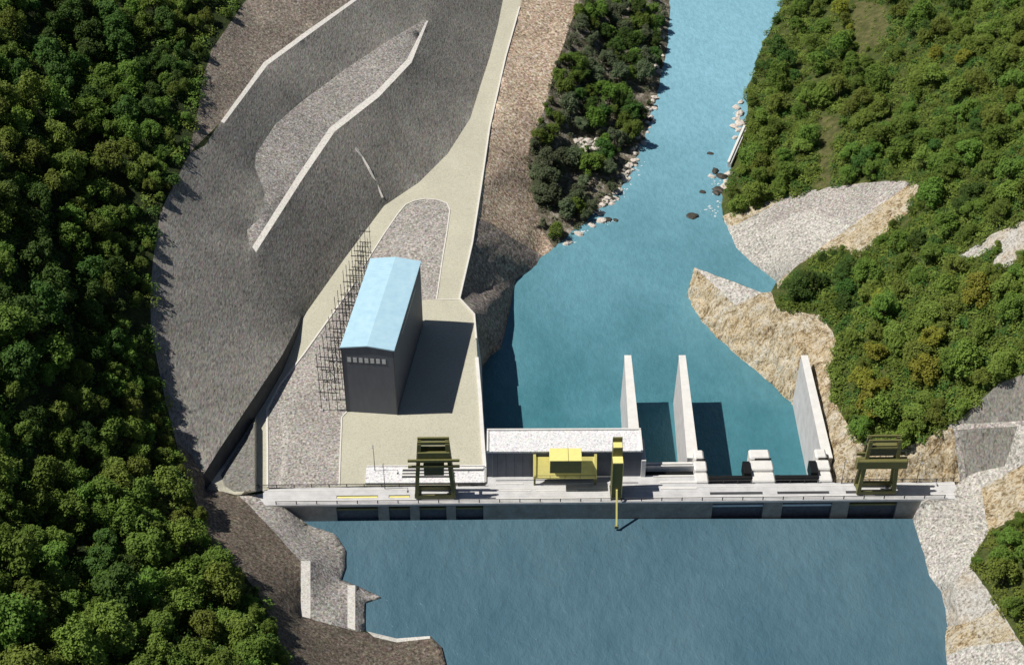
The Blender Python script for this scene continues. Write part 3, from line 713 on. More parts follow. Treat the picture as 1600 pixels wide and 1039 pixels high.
# ------------------------------------------------------------------ trash rake tower with its arm over the water
tr = thing('rake_tower', dam_pt(963, .45, 0), 'tall narrow olive rake tower with a yellow arm dipping into the reservoir', 'crane', YAW)
MB().box(-1.3, 1.3, .0, 2.5, .3, 12.6).build('column', M['olive'], tr, .06)
MB().box(-1.25, 1.25, .05, 2.4, 12.6, 12.8).build('column_cap', M['yellow'], tr, .03)
MB().box(-1.2, 1.2, 2.5, 4.9, .3, 15.4).build('rear_column', M['olive'], tr, .06)
MB().box(-1.1, 1.1, 2.6, 4.6, 15.4, 15.6).build('rear_cap', M['yellow'], tr, .03)
MB().box(-1.2, 1.2, 4.45, 4.9, 15.6, 17.0).build('winch_guard', M['olive'], tr, .04)
for sx in (-1, 1): MB().box(sx*1.25-.12, sx*1.25+.12, -.1, 5.0, .0, .3).build('runner', M['dark_steel'], tr)
for sx in (-1, 1): MB().box(sx*1.28-.05, sx*1.28+.05, -.04, .02, .4, 12.6).build('guide_rail', M['yellow'], tr)
arm = MB().bar((0, -.2, 3.9), (.05, -4.4, -4.6), .42, .5).build('rake_arm', M['yellow'], tr, .04)
MB().box(-.45, .5, -4.75, -4.15, -5.3, -4.4).build('rake_head', M['olive'], arm, .05)

# ------------------------------------------------------------------ spillway: gate piers, roller gates, long guide walls
def gate_block(px0, px1, label, niche=True):
    w = (px1-px0)*.15876; o = thing('gate_pier', dam_pt(px0, 6.05, -.1), label, 'pier', YAW, 'white gate piers behind the dam deck')
    MB().box(0, w, 0, 10.3, -28, -2.5).build('base', M['concrete'], o, .05)
    MB().box(0, w, 0, 3.4, -2.5, .7).build('front_step', M['concrete_white'], o, .3)
    MB().box(.05, w-.05, 3.4, 6.8, -2.5, 1.5).build('middle_step', M['concrete_white'], o, .3)
    MB().box(.3, w-.5, 6.8, 10.2, -2.5, 2.2).build('rear_step', M['concrete_white'], o, .4)
    MB().box(w*.25, w-.3, 6.72, 6.8, 1.52, 2.1).build('niche', M['black'], o)
    MB().box(w*.1, w*.1+.06, -.03, 10, .0, .04).build('joint', M['steel_grey'], o)
    return o
gate_block(1091, 1112, 'white stepped gate pier at the left end of the black roller gates')
gate_block(1180, 1218, 'wide white stepped gate pier between the two black roller gates')
gate_block(1286, 1309, 'white stepped gate pier right of the black roller gates by the rock slope')
def roller(px0, px1, label):
    L = (px1-px0)*.15876; o = thing('roller_gate', dam_pt(px0, 7.4, 0), label, 'gate', YAW, 'black roller gates of the spillway')
    MB().tube([(0, 0, .3), (L, 0, .3)], .75, 14).build('drum', M['black'], o)
    MB().box(0, L, .5, 1.1, -9, -.3).build('leaf', M['dark_steel'], o)
    MB().box(L-1.9, L-.05, .3, 4.6, -1.5, 1.9).build('motor_house', M['black'], o, .08)
    MB().box(.05, 1.2, -.5, .6, -1.2, .9).build('bearing', M['black'], o, .06)
    return o
roller(1112, 1181, 'black roller gate between the left and the wide white gate piers')
roller(1218, 1287, 'black roller gate between the wide and the right white gate piers')
br = thing('service_bridge', dam_pt(1001, 11.3, 0), 'grey service bridge between the powerhouse and the leftmost gate pier', 'bridge', YAW)
L = 90*.15876
MB().box(0, L, 0, 2.2, -1.2, .35).build('bridge_slab', M['concrete_white'], br, .05)
MB().box(0, L, -.1, .25, .35, 1.15).build('parapet', M['concrete_white'], br, .03)
MB().box(.3, L-.1, .5, 1.0, .36, .75).build('pipe_tray', M['dark_steel'], br)
MB().box(0, L, -2.2, 0, -1.5, -.9).build('lower_slab', M['black'], br)

def guide_wall(pn, pf, wn, wf, zt_n, zt_f, label):
    Yn, Yf = 289.3, 329.8
    xn0, xn1 = xat(pn[0], Yn, zt_n), xat(pn[1], Yn, zt_n); xf0, xf1 = xat(pf[0], Yf, zt_f), xat(pf[1], Yf, zt_f)
    xm = (xn0+xn1)/2
    o = thing('guide_wall', (xm, Yn, 0), label, 'wall', 0, 'long concrete guide walls below the dam')
    a, b, c, e = xn0-xm, xn1-xm, xf0-xm, xf1-xm; Lw = Yf-Yn
    MB().hexa([(a-.4,0,-28),(b+.1,0,-28),(e+.1,Lw+.6,-28),(c-.6,Lw+.6,-28),(a,0,zt_n-.35),(b,0,zt_n-.35),(e,Lw,zt_f-.35),(c,Lw,zt_f-.35)]).build('wall_body', M['concrete'], o, .05)
    MB().hexa([(a-.08,-.02,zt_n-.35),(b+.08,-.02,zt_n-.35),(e+.08,Lw+.08,zt_f-.35),(c-.08,Lw+.08,zt_f-.35),(a-.08,-.02,zt_n),(b+.08,-.02,zt_n),(e+.08,Lw+.08,zt_f),(c-.08,Lw+.08,zt_f)]).build('coping', M['concrete_white'], o, .04)
guide_wall((985,1003), (976,986), 0, 0, 0, 0, 'concrete guide wall running downstream from the right side of the powerhouse')
guide_wall((1074,1091), (1061,1071), 0, 0, 0, 0, 'middle concrete guide wall standing alone in the river')
guide_wall((1286,1301), (1252,1262), 0, 0, 0, 0, 'concrete guide wall against the cream rock slope')

# ------------------------------------------------------------------ big hall with the pale blue roof
A = at(542, 643, 0); B = at(621, 648, 0); C = at(661, 508, 0)
ux = (B-A).normalized(); hw = (B-A).length; hl = (C-B).length
hall = thing('hall', A, 'tall dark grey hall with a pale blue metal roof standing on the sandy yard', 'building', math.atan2(ux.y, ux.x))
sk = ux.dot(C-B)                                   # the plan is slightly skewed along its length
ln = math.sqrt(hl*hl-sk*sk); HH = 22.0
MB().hexa([(0,0,0),(hw,0,0),(hw+sk,ln,0),(sk,ln,0),(0,0,HH),(hw,0,HH),(hw+sk,ln,HH),(sk,ln,HH)]).build('wall', M['slate_wall'], hall)
ov_ = .25; rz = HH+1.0
rb = MB(); 
P0 = [(-ov_,-ov_,HH+.02),(hw/2,-ov_,rz),(hw+ov_,-ov_,HH+.02)]
b = len(rb.v)
for (yy, dx) in ((-ov_, 0), (ln+ov_, sk)):
    for (x, _, z) in P0: rb.v.append((x+dx, yy, z+.35))
    for (x, _, z) in P0: rb.v.append((x+dx, yy, z))
rb.f = [(0,1,7,6),(1,2,8,7),(3,9,10,4),(4,10,11,5),(0,3,4,1),(1,4,5,2),(6,7,10,9),(7,8,11,10),(0,6,9,3),(2,5,11,8)]
rb.build('roof', M['blue_roof'], hall)
gb = MB().prism([(0,HH),(hw,HH),(hw/2,rz)], -.02, .15, 'y'); gb.build('gable', M['slate_wall'], hall)
gb = MB().prism([(0,HH),(hw,HH),(hw/2,rz)], ln-.15, ln+.02, 'y'); gb.v = [(x+sk, y, z) for x, y, z in gb.v]; gb.build('gable', M['slate_wall'], hall)
for i in range(7):
    x = 1.35+i*1.5
    f = MB().box(x-.08, x+1.06, -.05, .02, HH-4.6, HH-2.9).build('window', M['dark_steel'], hall)
    MB().box(x, x+.98, -.09, -.04, HH-4.52, HH-2.98).build('pane', M['glass'], f)
side = MB(); y0, y1 = ln*.28, ln*.8
side.hexa([(hw+sk*y0/ln-.02,y0,HH-3.4),(hw+sk*y0/ln+.06,y0,HH-3.4),(hw+sk*y1/ln+.06,y1,HH-3.4),(hw+sk*y1/ln-.02,y1,HH-3.4),(hw+sk*y0/ln-.02,y0,HH-2.5),(hw+sk*y0/ln+.06,y0,HH-2.5),(hw+sk*y1/ln+.06,y1,HH-2.5),(hw+sk*y1/ln-.02,y1,HH-2.5)])
side.build('strip_window', M['steel_grey'], hall)
for s in (0, 1):
    x = hw*s; MB().box(x-.1, x+.1, -.14, -.03, 0, HH).build('corner_trim', M['dark_steel'], hall)

# ------------------------------------------------------------------ switchyard portals left of the hall
def portal(o, H, w):
    for x in (0, w/2, w):
        MB().bar((x, 0, 0), (x, 0, H*(1 if x != w/2 else .9)), .15).build('post', M['dark_steel'], o)
    for z in (H*.33, H*.55, H*.78):
        MB().bar((-.4, 0, z), (w+.4, 0, z), .16, .2).build('crossbeam', M['dark_steel'], o)
    MB().bar((0, .02, H*.33), (w/2, .02, H*.55), .1).build('brace', M['dark_steel'], o)
    MB().bar((w/2, .02, H*.55), (w, .02, H*.33), .1).build('brace', M['dark_steel'], o)
    for x, z in ((w*.25, H*.55), (w*.75, H*.55), (0, H*.70), (w, H*.50)):
        MB().tube([(x, -.15, z-1.1), (x, -.15, z-.85), (x, -.15, z-.6), (x, -.15, z-.35), (x, -.15, z)], [.1, .28, .18, .28, .08], 8).build('insulator', M['porcelain'], o)
    MB().box(-.35, .35, -.35, .35, 0, .35).build('footing', M['concrete'], o)
pa, pb = at(503, 641, 0), at(566, 418, 0)
NP = 16; first = None
ordn = ['first', 'second', 'third', 'fourth', 'fifth', 'sixth', 'seventh', 'eighth', 'ninth', 'tenth', 'eleventh', 'twelfth', 'thirteenth', 'fourteenth', 'fifteenth', 'sixteenth']
for i in range(NP):
    t = i/(NP-1); p = pa.lerp(pb, t)
    lab = 'thin dark steel switchyard portal beside the hall, %s from the dam' % ordn[i]
    if i == 0:
        first = thing('switchyard_portal', p, lab, 'pylon', math.atan2(ux.y, ux.x), 'switchyard portals beside the hall'); portal(first, 19.5, 4.3); o = first
    else:
        o = copy_tree(first); o.location = p; o['label'] = lab
    o.scale = (1-.32*t, 1, 1-.22*t*(.6+.4*((i*7) % 3)))
for k in range(3):
    a = pa+ux*(.2+k*2.1)+Vector((0,0,10.7-k*.1)); b = pb+ux*(.15+k*1.4)+Vector((0,0,8.6))
    wire = MB().tube([a.lerp(b, q/24)+Vector((0,0,-.25*math.sin(math.pi*((q/24*11) % 1)))) for q in range(25)], .05, 5)
    tag(wire.build('busbar', M['dark_steel']), ['outermost thin wire strung along the switchyard portals', 'middle thin wire strung along the switchyard portals', 'thin wire strung along the switchyard portals nearest the hall'][k], 'wire', 'wires of the switchyard')

# ------------------------------------------------------------------ lamp posts
def lamp_post(p, H, label):
    o = thing('lamp_post', p, label, 'lamp post', 0, 'lamp posts near the dam')
    MB().tube([(0,0,0), (0,0,H*.5), (0,0,H)], [.11, .08, .05], 8).build('pole', M['dark_steel'], o)
    MB().bar((0,0,H-.1), (0,-1.0,H+.1), .08).build('arm', M['dark_steel'], o)
    MB().box(-.18, .18, -1.6, -.9, H, H+.16).build('lamp_head', M['steel_grey'], o, .03)
lamp_post(at(586, 737, zpt(586, 737)+.4), 9.5, 'thin dark lamp post on the left end of the low gravel roofed block')
lamp_post(dam_pt(600, 5.2, 0), 9.0, 'thin dark lamp post on the deck left of the left crane')
lamp_post(dam_pt(1322, 5.6, 0), 8.5, 'thin dark lamp post beside the right white gate pier')
lamp_post(dam_pt(1441, 5.6, 0), 8.0, 'thin dark lamp post right of the right crane')

# ------------------------------------------------------------------ kerbs round the gravel beds
def settled(x, y):
    d2 = ((F2-np.array((x, y)))**2).sum(1); j = d2.argsort()[:3]; q = 1/(d2[j]+.5)
    return at(x, y, float((FZ[j]*q).sum()/q.sum()))
def strip(name, L, wd, h0, m, label, cat='kerb', kind='structure', dz=.0):
    P = [(settled(x, y) if name == 'drain_channel' else ground(x, y))+Vector((0,0,dz)) for x, y in L]; mb = MB(); n = len(P)
    for i, p in enumerate(P):
        d = (P[min(i+1, n-1)]-P[max(i-1, 0)]); d.z = 0; d.normalize(); s = Vector((d.y, -d.x, 0))*wd/2
        mb.v += [tuple(p-s-Vector((0,0,.3))), tuple(p+s-Vector((0,0,.3))), tuple(p+s+Vector((0,0,h0))), tuple(p-s+Vector((0,0,h0)))]
    for i in range(n-1):
        a = 4*i; b = a+4
        mb.f += [(a+3,a+2,b+2,b+3),(a+1,a,b,b+1)[::-1],(a+1,b+1,b+2,a+2),(a,a+3,b+3,b)]
    mb.f += [(0,1,2,3),(4*n-1,4*n-2,4*n-3,4*n-4)]
    return tag(mb.build(name, m), label, cat, None, kind)
strip('kerb', [(418,762),(418,700),(417,640),(437,602),(475,553),(540,462),(556,440)], .45, .22, M['kerb'], 'pale kerb along the left side of the switchyard gravel')
strip('kerb', [(530,759),(532,700),(534,652),(545,640)], .35, .18, M['kerb'], 'pale kerb between the switchyard gravel and the sandy yard')
strip('kerb', [(566,420),(600,366),(622,334),(634,320),(648,314),(665,311),(685,313),(698,318),(703,328),(698,365),(692,400),(682,468)], .35, .18, M['kerb'], 'pale kerb round the gravel island behind the hall')
strip('kerb', [(682,468),(718,468)], .3, .15, M['kerb'], 'short pale kerb across the road behind the hall')
strip('kerb', [(812,12),(790,90),(765,200),(752,290),(738,380),(718,467),(741,492),(744,530)], .5, .35, M['kerb'], 'pale kerb along the river side of the access road')
strip('coping', [(745,560),(750,620),(755,700),(757,727),(757,755)], .9, .5, M['concrete_white'], 'white coping on the retaining wall above the river')
strip('drain_channel', [(556,232),(566,247),(577,265),(588,288),(598,310)], .6, .4, M['kerb'], 'thin pale drain running down the grey cut slope', 'drain')
strip('path', [(441,640),(446,680),(445,720),(438,760)], 1.5, .03, M['gravel_pale'], 'paler strip in the gravel beside the switchyard', 'path')

# ------------------------------------------------------------------ small wall and boulders by the river
qa, qb = at(1164, 205, RW), at(1139, 262, RW)
qw = thing('quay_wall', qa, 'small pale concrete wall at the foot of the trees on the right bank', 'wall', math.atan2((qb-qa).y, (qb-qa).x))
Lq = (qb-qa).length
MB().box(0, Lq, -.7, .7, -2, 1.7).build('wall_body', M['concrete'], qw, .08)
MB().box(-.05, Lq+.05, -.8, .0, 1.7, 2.3).build('parapet', M['concrete_white'], qw, .05)

def boulder_mesh(seed, m):
    rr = random.Random(seed); mb = MB(); nu, nv = 10, 7
    for j in range(nv+1):
        for i in range(nu):
            th = math.pi*j/nv; ph_ = 2*math.pi*i/nu
            p = Vector((math.sin(th)*math.cos(ph_), math.sin(th)*math.sin(ph_), math.cos(th)))
            r = 1+.45*noise.noise(p*1.3+Vector((seed*3.1,0,0)))+.2*noise.noise(p*3+Vector((0,seed*2.7,0)))
            mb.v.append((p.x*r*1.25, p.y*r, p.z*r*.7))
    for j in range(nv):
        for i in range(nu):
            k = (i+1) % nu; mb.f.append((j*nu+i, (j+1)*nu+i, (j+1)*nu+k, j*nu+k))
    o = mb.build('boulder', m); return o
M['stone_pale'] = mat_plain('pale_boulder', (.58,.53,.48), .9, .25, 1.5, .6)
M['stone_dark'] = mat_plain('wet_boulder', (.06,.055,.045), .5, .35, 1.5, .6)
bm = [(boulder_mesh(s, M['stone_pale']).data, boulder_mesh(s+20, M['stone_dark']).data) for s in range(4)]
for o in [o for o in COL.objects if o.name.startswith('boulder')]: bpy.data.objects.remove(o)
def boulder(px, py, z, r, dark, label, group):
    o = bpy.data.objects.new('boulder', random.choice(bm)[1 if dark else 0]); COL.objects.link(o)
    o.location = at(px, py, z); o.scale = (r, r*random.uniform(.7, 1.1), r*random.uniform(.6, .9)); o.rotation_euler = (0, 0, random.uniform(0, 6))
    tag(o, label, 'boulder', group)
boulder(1082, 338, RW, 1.6, True, 'dark wet boulder alone in the river off the gravel fan', None)
boulder(1110, 240, RW, 1.0, True, 'small dark boulder alone in the river left of the quay wall', None)
for x, y, r, dk in [(1118,268,1.5,1),(1112,276,1.2,0),(1127,276,1.6,1),(1124,297,1.8,1),(1131,292,1.5,0),(1120,302,1.2,1),(1098,300,.9,1)]:
    boulder(x, y, RW+.1, r, dk, ('dark' if dk else 'pale')+' boulder in the shallow water below the quay wall', 'boulders below the quay wall')
for x, y, r in [(1151,168,1.3),(1156,178,1.6),(1150,186,1.2),(1158,193,1.8),(1146,197,1.3),(1154,203,1.2),(1140,272,1.4),(1134,284,1.2),(1157,160,1.1),(1148,215,1.0)]:
    boulder(x, y, RW+.3, r, 0, 'pale boulder on the right shore beside the quay wall', 'pale boulders beside the quay wall')
for i in range(85):
    k = random.random(); t = random.random()
    a, b = random.choice([((1012,205),(990,262)), ((990,262),(968,305)), ((1008,215),(985,270)), ((1030,150),(1010,215)), ((968,305),(935,338)), ((1042,60),(1036,120))])
    x = a[0]+(b[0]-a[0])*t-random.uniform(-3, 14); y = a[1]+(b[1]-a[1])*t-random.uniform(-2, 6)
    boulder(x, y, zpt(x, y)+.2, random.uniform(.4, 1.25), random.random() < .2, 'pale boulder on the stony shore under the trees across from the quay wall', 'boulders along the stony shore')
for i in range(16):
    x, y = 912+random.gauss(0, 9), 222+random.gauss(0, 6)
    boulder(x, y, zpt(x, y)+.3, random.uniform(.8, 1.7), 0, 'pale boulder in the bare patch among the trees of the river bank', 'boulders in the bare patch of the river bank')
for x, y, r, dk in [(940,345,1.6,0),(950,343,1.1,1),(925,352,1.3,0),(905,366,1.4,0),(886,380,1.3,0),(962,344,.8,1)]:
    boulder(x, y, RW+.1, r, dk, ('dark' if dk else 'pale')+' boulder at the water line below the lowest trees of the river bank', 'boulders at the tip of the river bank')

# ------------------------------------------------------------------ trees
def crown_mesh(seed, hue, R0, H, nleaf, leaf, tall=1.0):
    r = random.Random(seed); lobes = []
    n = r.randint(11, 17); ex = r.uniform(.8, 1.2); lean = r.uniform(-.25, .25)*R0
    for i in range(n):
        a = i*2.4+r.uniform(-.7, .7); q = math.sqrt((i+.3)/n)*r.uniform(.75, 1.15)
        lr = R0*r.choice((.18, .24, .30, .36, .42))*r.uniform(.85, 1.15)
        zc = H*(.55+.36*(1-q*q))+r.uniform(-.16, .12)*H
        lobes.append((Vector((math.cos(a)*q*R0*.82*ex+lean*zc/H, math.sin(a)*q*R0*.82/ex, zc*tall)), lr))
    for i in range(4):
        a = r.uniform(0, 6.28); lobes.append((Vector((math.cos(a)*R0*.62, math.sin(a)*R0*.62, H*r.uniform(.3, .5))), R0*.34))
    tot = sum(l[1]**2 for l in lobes); mb = MB()
    for c, lr in lobes:
        for k in range(int(nleaf*lr*lr/tot)):
            u = r.uniform(-.55, 1); t = r.uniform(0, 6.283); s = math.sqrt(max(0, 1-u*u))
            d = Vector((s*math.cos(t), s*math.sin(t), u)); d = d
            bumpy = 1+.42*noise.noise(d*2.4+c*.7)
            p = c+d*lr*bumpy*r.uniform(.72, 1.08); p.z = max(p.z, H*.18)
            nrm = (d+Vector((r.gauss(-.42,.45), r.gauss(0,.45), r.gauss(.75,.35)))).normalized()
            a = nrm.cross(Vector((r.gauss(0,1), r.gauss(0,1), r.gauss(0,1)))).normalized(); b = nrm.cross(a)
            L = leaf*r.uniform(.55, 1.35); Wd = L*r.uniform(.5, .8); q = len(mb.v)
            mb.v += [tuple(p-a*L*.5), tuple(p+b*Wd*.5+nrm*L*.08), tuple(p+a*L*.5), tuple(p-b*Wd*.5+nrm*L*.08)]
            mb.f.append((q, q+1, q+2, q+3))
    me = bpy.data.meshes.new('crown'); me.from_pydata(mb.v, [], mb.f); me.update(); me.materials.append(LEAF[hue]); return me
def trunk_mesh(seed, R0, H):
    r = random.Random(seed); mb = MB()
    mb.tube([(0,0,-.6), (.1,.05,H*.2), (-.05,.15,H*.45), (.1,0,H*.8)], [.30,.22,.17,.05], 7)
    for i in range(5):
        a = i*1.3+r.uniform(-.3, .3); z0 = H*r.uniform(.25, .5)
        mb.tube([(0,.1,z0), (math.cos(a)*R0*.35, math.sin(a)*R0*.35, z0+H*.16), (math.cos(a)*R0*.65, math.sin(a)*R0*.65, z0+H*.3)], [.12,.08,.03], 5)
    me = bpy.data.meshes.new('trunk'); me.from_pydata(mb.v, [], mb.f); me.update(); me.materials.append(M['bark']); return me
HUES = list(LEAF); NS = 12
TR0, TH = 4.5, 8.6
trunks = [trunk_mesh(s, TR0, TH) for s in range(3)]
crowns = {(h, s): crown_mesh(100+s*7+HUES.index(h), h, TR0, TH, 2900, .60, 1.0) for h in HUES for s in range(NS)}
def tree(name, p, sc, hs, hue, label, cat, group, trunk=True):
    o = bpy.data.objects.new(name, None); COL.objects.link(o); o.location = p
    o.rotation_euler = (random.uniform(-.07,.07), random.uniform(-.07,.07), random.uniform(-.9, .9)); o.scale = (sc, sc*random.uniform(.88, 1.12), sc*hs); o.empty_display_size = .3
    tag(o, label, cat, group)
    c = bpy.data.objects.new('crown', crowns[hue, random.randrange(NS)]); COL.objects.link(c); c.parent = o
    if trunk:
        t = bpy.data.objects.new('trunk', random.choice(trunks)); COL.objects.link(t); t.parent = o
    return o
def mpp(p): return ((p.y*CP+(EYE-p.z)*SP))/FPX       # metres per survey picture column at p
def plant(poly, holes, spacing, smin, smax, nmax, tries, chooser, seed, edge_poly=None):
    """blue-noise positions in a stand; trees near its edge are kept small enough to stay inside it"""
    r = random.Random(seed); xs = [p[0] for p in poly]; ys = [p[1] for p in poly]; out = []; grid = {}
    cand = np.array([(r.uniform(min(xs), max(xs)), r.uniform(min(ys), max(ys))) for _ in range(tries)])
    m = inpoly(cand, poly)
    for h in holes: m &= ~inpoly(cand, h)
    cand = cand[m]; zz = zsurf(cand)
    ep = edge_poly or poly
    for (x, y), z in zip(cand, zz):
        if len(out) >= nmax: break
        p = at(x, y, z); s = r.uniform(smin, smax)
        if chooser:
            q = chooser(x, y); s = min(s, q)
            if q < .46 and r.random() < .6: continue
        k = mpp(p); rp = TR0*s/k; hp = TH*s*.77/k
        test = [(x-rp*.8, y-hp*.55), (x+rp*.8, y-hp*.55), (x, y-hp*1.0), (x-rp*.6, y-hp*.15), (x+rp*.6, y-hp*.15)]
        ok = inpoly(np.array(test), ep)
        for h in holes: ok &= ~inpoly(np.array(test), h)
        if not ok.all():
            s *= .62; rp *= .62; hp *= .62
            test = [(x-rp*.75, y-hp*.5), (x+rp*.75, y-hp*.5), (x, y-hp*.9)]
            ok = inpoly(np.array(test), ep)
            for h in holes: ok &= ~inpoly(np.array(test), h)
            if not ok.all():
                s *= .6
                if s*TR0/k < 4: continue
        dmin = spacing*s
        gx, gy = int(p.x//8), int(p.y//8)
        if any((p.x-q[0].x)**2+(p.y-q[0].y)**2 < (dmin*.5+spacing*q[1]*.5)**2 for i in (-1,0,1) for j in (-1,0,1) for q in grid.get((gx+i, gy+j), ())): continue
        grid.setdefault((gx, gy), []).append((p, s)); out.append((p, s, x, y))
    return out
left_poly = [(-30,-20),(400,-20),(385,0)] + xy(left_edge)[3:17] + [(365,880),(400,920),(430,980),(450,1039),(470,1085),(-30,1085)]
right_poly = [(1240,-30),(1222,0),(1205,40),(1182,90),(1170,140),(1168,200),(1150,262),(1133,300),(1133,328),(1150,334),(1235,306),(1300,290),(1380,280),(1437,288),(1425,325),(1345,400),(1290,388),(1225,440),(1215,482),(1280,492),(1310,520),(1310,545),(1298,580),(1302,620),(1340,690),(1400,703),(1440,690),(1480,663),(1500,652),(1560,597),(1635,565),(1635,-30)]
rlow_poly = [(1640,790),(1600,800),(1550,830),(1518,880),(1552,940),(1600,1005),(1640,1040)]
bank_poly = [(905,0),(870,100),(850,170),(822,240),(828,300),(848,355),(868,385),(905,358),(955,308),(980,268),(985,240),(1000,215),(1020,150),(1038,80),(1043,0),(1045,-15),(905,-15)]
clear = [r[2] for r in regions if r[0] in ('scrub_clearing', 'rock_outcrop')]
SZ = lambda s: 'big' if s > 1.02 else 'medium' if s > .72 else 'small'
used = {}
def hue_at(p, wts, f=.035, off=0):
    v = noise.noise(Vector((p.x*f+off, p.y*f, 3.3)))*1.3+random.gauss(0, .28)
    i = 0
    cum = 0; t = min(.999, max(0, .5+v*.5))
    for h, wgt in wts:
        cum += wgt
        if t < cum: return h
    return wts[-1][0]
LW_ = [('dark green', .36), ('mid green', .32), ('olive green', .26), ('yellowish green', .06)]
RW_ = [('dark green', .20), ('mid green', .36), ('olive green', .36), ('yellowish green', .08)]
BW_ = [('dark green', .34), ('mid green', .26), ('greyish green', .40)]
def zone_left(x, y):
    e = np.interp(y, [p[1] for p in left_edge[2:21]], [p[0] for p in left_edge[2:21]])
    if e-x < 45: return 'at the forest edge by the brown gravel' if y < 240 else 'at the forest edge beside the grey cut slope' if y < 660 else 'at the forest edge above dark gravel' if y < 850 else 'at the forest edge above the reservoir'
    return ('in the forest high on the left hillside' if y < 300 else 'in the forest left of the grey cut slope' if y < 640 else 'in the forest left of the dam' if y < 850 else 'in the forest low on the left hillside')
def zone_right(x, y):
    if y > 760: return 'below the white rock at the lower right'
    if x < 1290 and y < 350: return 'between the river and the scrub clearing'
    if x < 1340 and y > 380: return 'at the edge of the cream rock slope'
    if y > 600 and x < 1500: return 'just above the right crane'
    if y < 280: return 'high on the right hillside above the gravel fan'
    if x > 1480: return 'on the right hillside near the pale rock outcrop' if y < 480 else 'on the right hillside above the grey panels'
    return 'on the right hillside beyond the cream rock cut'
def low_edge(x, y):
    e = np.interp(y, [p[1] for p in left_edge[2:21]], [p[0] for p in left_edge[2:21]])
    return 2 if y > 700 else .30+.006*max(0, e-x)
nl = plant(left_poly, [], 5.7, .62, 1.22, 305, 60000, low_edge, 3)
for p, s, x, y in nl:
    h = hue_at(p, LW_); tree('broadleaf_tree', p, s, random.uniform(.95, 1.25), h, '%s %s tree %s' % (SZ(s), h, zone_left(x, y)), 'tree', 'trees of the left hillside')
nr = plant(right_poly, clear, 5.5, .55, 1.02, 278, 60000, None, 5) + plant(rlow_poly, [], 5.2, .5, .9, 22, 3000, None, 6)
for p, s, x, y in nr:
    h = 'dark green' if 1200 < x < 1335 and 395 < y < 500 else hue_at(p, RW_, .03, 20); tree('hillside_tree', p, s, random.uniform(.9, 1.15), h, '%s %s tree %s' % (SZ(s), h, zone_right(x, y)), 'tree', 'trees of the right hillside')
nb = plant(bank_poly, [[(890,206),(935,206),(935,234),(890,234)]], 3.9, .5, .92, 140, 14000, None, 8)
for p, s, x, y in nb:
    h = hue_at(p, BW_, .05, 40); tree('riverside_tree', p, s, random.uniform(.85, 1.2), h, '%s %s tree on the stony river bank, %s' % (SZ(s), h, 'at its upper end' if y < 130 else 'midway along' if y < 260 else 'at its lower tip'), 'tree', 'trees on the river bank')

def undergrowth(name, poly, holes, n, rmin, rmax, hue, seed, label):
    r = random.Random(seed); mb = MB(); xs = [p[0] for p in poly]; ys = [p[1] for p in poly]
    q = np.array([(r.uniform(min(xs), max(xs)), r.uniform(min(ys), max(ys))) for _ in range(n*3)]); m = inpoly(q, poly)
    for h in holes: m &= ~inpoly(q, h)
    q = q[m][:n]
    for (x, y), z in zip(q, zsurf(q)):
        c = at(x, y, z); R1 = r.uniform(rmin, rmax)
        for k in range(int(26*R1*R1)):
            u = r.uniform(-.1, 1); t = r.uniform(0, 6.283); sn = math.sqrt(1-u*u); d = Vector((sn*math.cos(t), sn*math.sin(t), u))
            p = c+d*R1*(1+.35*noise.noise(d*2+c))*r.uniform(.75, 1.05)
            nrm = (d+Vector((r.gauss(-.42,.45), r.gauss(0,.45), r.gauss(.7,.35)))).normalized()
            a = nrm.cross(Vector((r.gauss(0,1), r.gauss(0,1), r.gauss(0,1)))).normalized(); b = nrm.cross(a); L = .62*r.uniform(.5, 1.3); Wd = L*.65; k0 = len(mb.v)
            mb.v += [tuple(p-a*L*.5), tuple(p+b*Wd*.5), tuple(p+a*L*.5), tuple(p-b*Wd*.5)]; mb.f.append((k0, k0+1, k0+2, k0+3))
    return tag(mb.build(name, LEAF[hue]), label, 'undergrowth', None, 'stuff')
for hue, sd, n in (('dark green', 31, 500), ('mid green', 32, 550), ('olive green', 33, 350)): undergrowth('undergrowth', left_poly, [], n, 1.2, 2.8, hue, sd, '%s undergrowth filling the gaps between the trees of the left hillside' % hue)
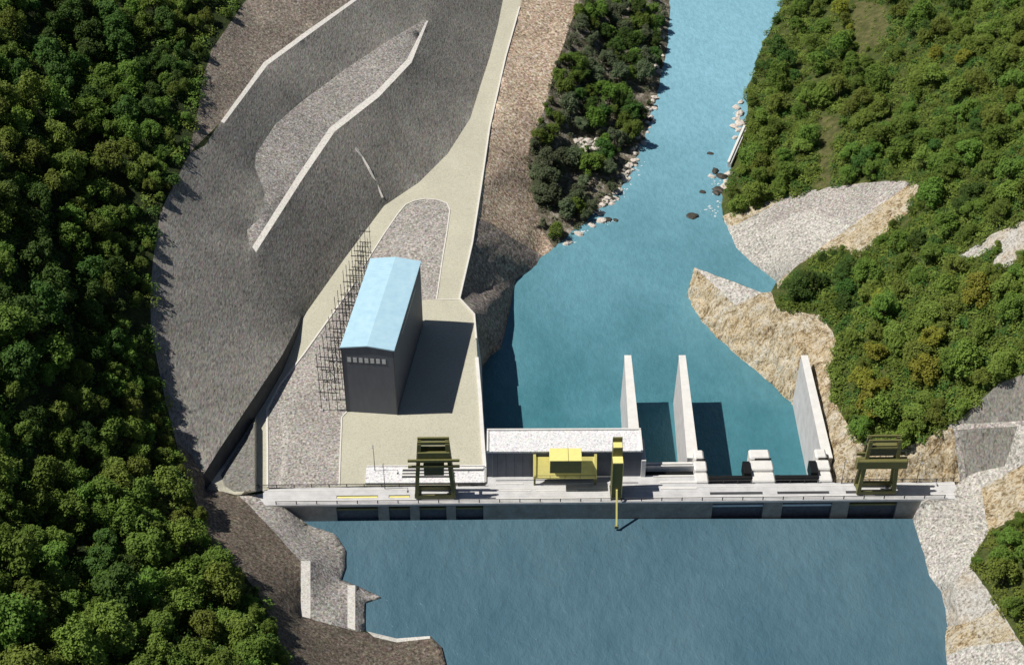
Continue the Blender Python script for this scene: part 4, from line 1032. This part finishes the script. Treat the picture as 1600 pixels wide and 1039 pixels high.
for hue, sd, n in (('dark green', 41, 900), ('mid green', 42, 1900), ('olive green', 43, 1700)): undergrowth('undergrowth', right_poly, clear, n, 1.0, 2.4, hue, sd, '%s undergrowth filling the gaps between the trees of the right hillside' % hue)
undergrowth('forest_canopy', [(-240,-60),(-20,-60),(-20,1090),(500,1090),(500,1260),(-240,1260)], [], 620, 2.2, 3.8, 'mid green', 61, 'mass of forest carrying on beyond the left hillside trees')
undergrowth('forest_canopy', [(1632,-60),(1860,-60),(1860,560),(1720,545),(1632,565)], [], 420, 2.2, 3.8, 'olive green', 62, 'mass of forest carrying on beyond the right hillside trees')
undergrowth('undergrowth', rlow_poly, [], 150, .8, 1.6, 'olive green', 44, 'olive undergrowth between the trees at the lower right')
undergrowth('undergrowth', bank_poly, [], 420, .6, 1.6, 'greyish green', 45, 'greyish green undergrowth on the stony river bank')
for cl, sd in zip(clear[:2], (51, 52)): undergrowth('scrub', cl, [], 40, .4, .9, 'olive green', sd, 'low olive scrub dotted over the hillside clearing')
print('TREES', len(nl), len(nr), len(nb))

def foam(spots, label, seed):
    r = random.Random(seed); mb = MB()
    for px, py, rx, ry, n in spots:
        for k in range(n):
            p = at(px+r.gauss(0, rx), py+r.gauss(0, ry), RW+.03+.0005*k); a0 = r.uniform(0, 6.28); q = len(mb.v); m = 6; R1 = r.uniform(.1, .36)
            mb.v += [(p.x+math.cos(a0+6.283*i/m)*R1*r.uniform(.5, 1.4), p.y+math.sin(a0+6.283*i/m)*R1*r.uniform(.4, 1), p.z) for i in range(m)]; mb.f.append(tuple(range(q, q+m)))
    return tag(mb.build('foam', M['foam']), label, 'foam', None, 'stuff')
M['foam'] = mat_plain('white_foam', (.75,.79,.80), .6, .1, 2, 0, 0, False)
foam([(1106,326,6,2.5,22), (1114,334,4,3,12), (1122,318,2,4,8)], 'white foam on the water above the gravel fan', 1)
foam([(945,347,9,2,22), (915,362,8,2,12), (890,378,5,2,8)], 'white foam along the tip of the river bank', 2)
foam([(975,300,5,6,14), (1000,262,5,8,14), (1150,186,3,9,14), (1124,290,7,7,20)], 'thin white foam among the shore boulders', 3)
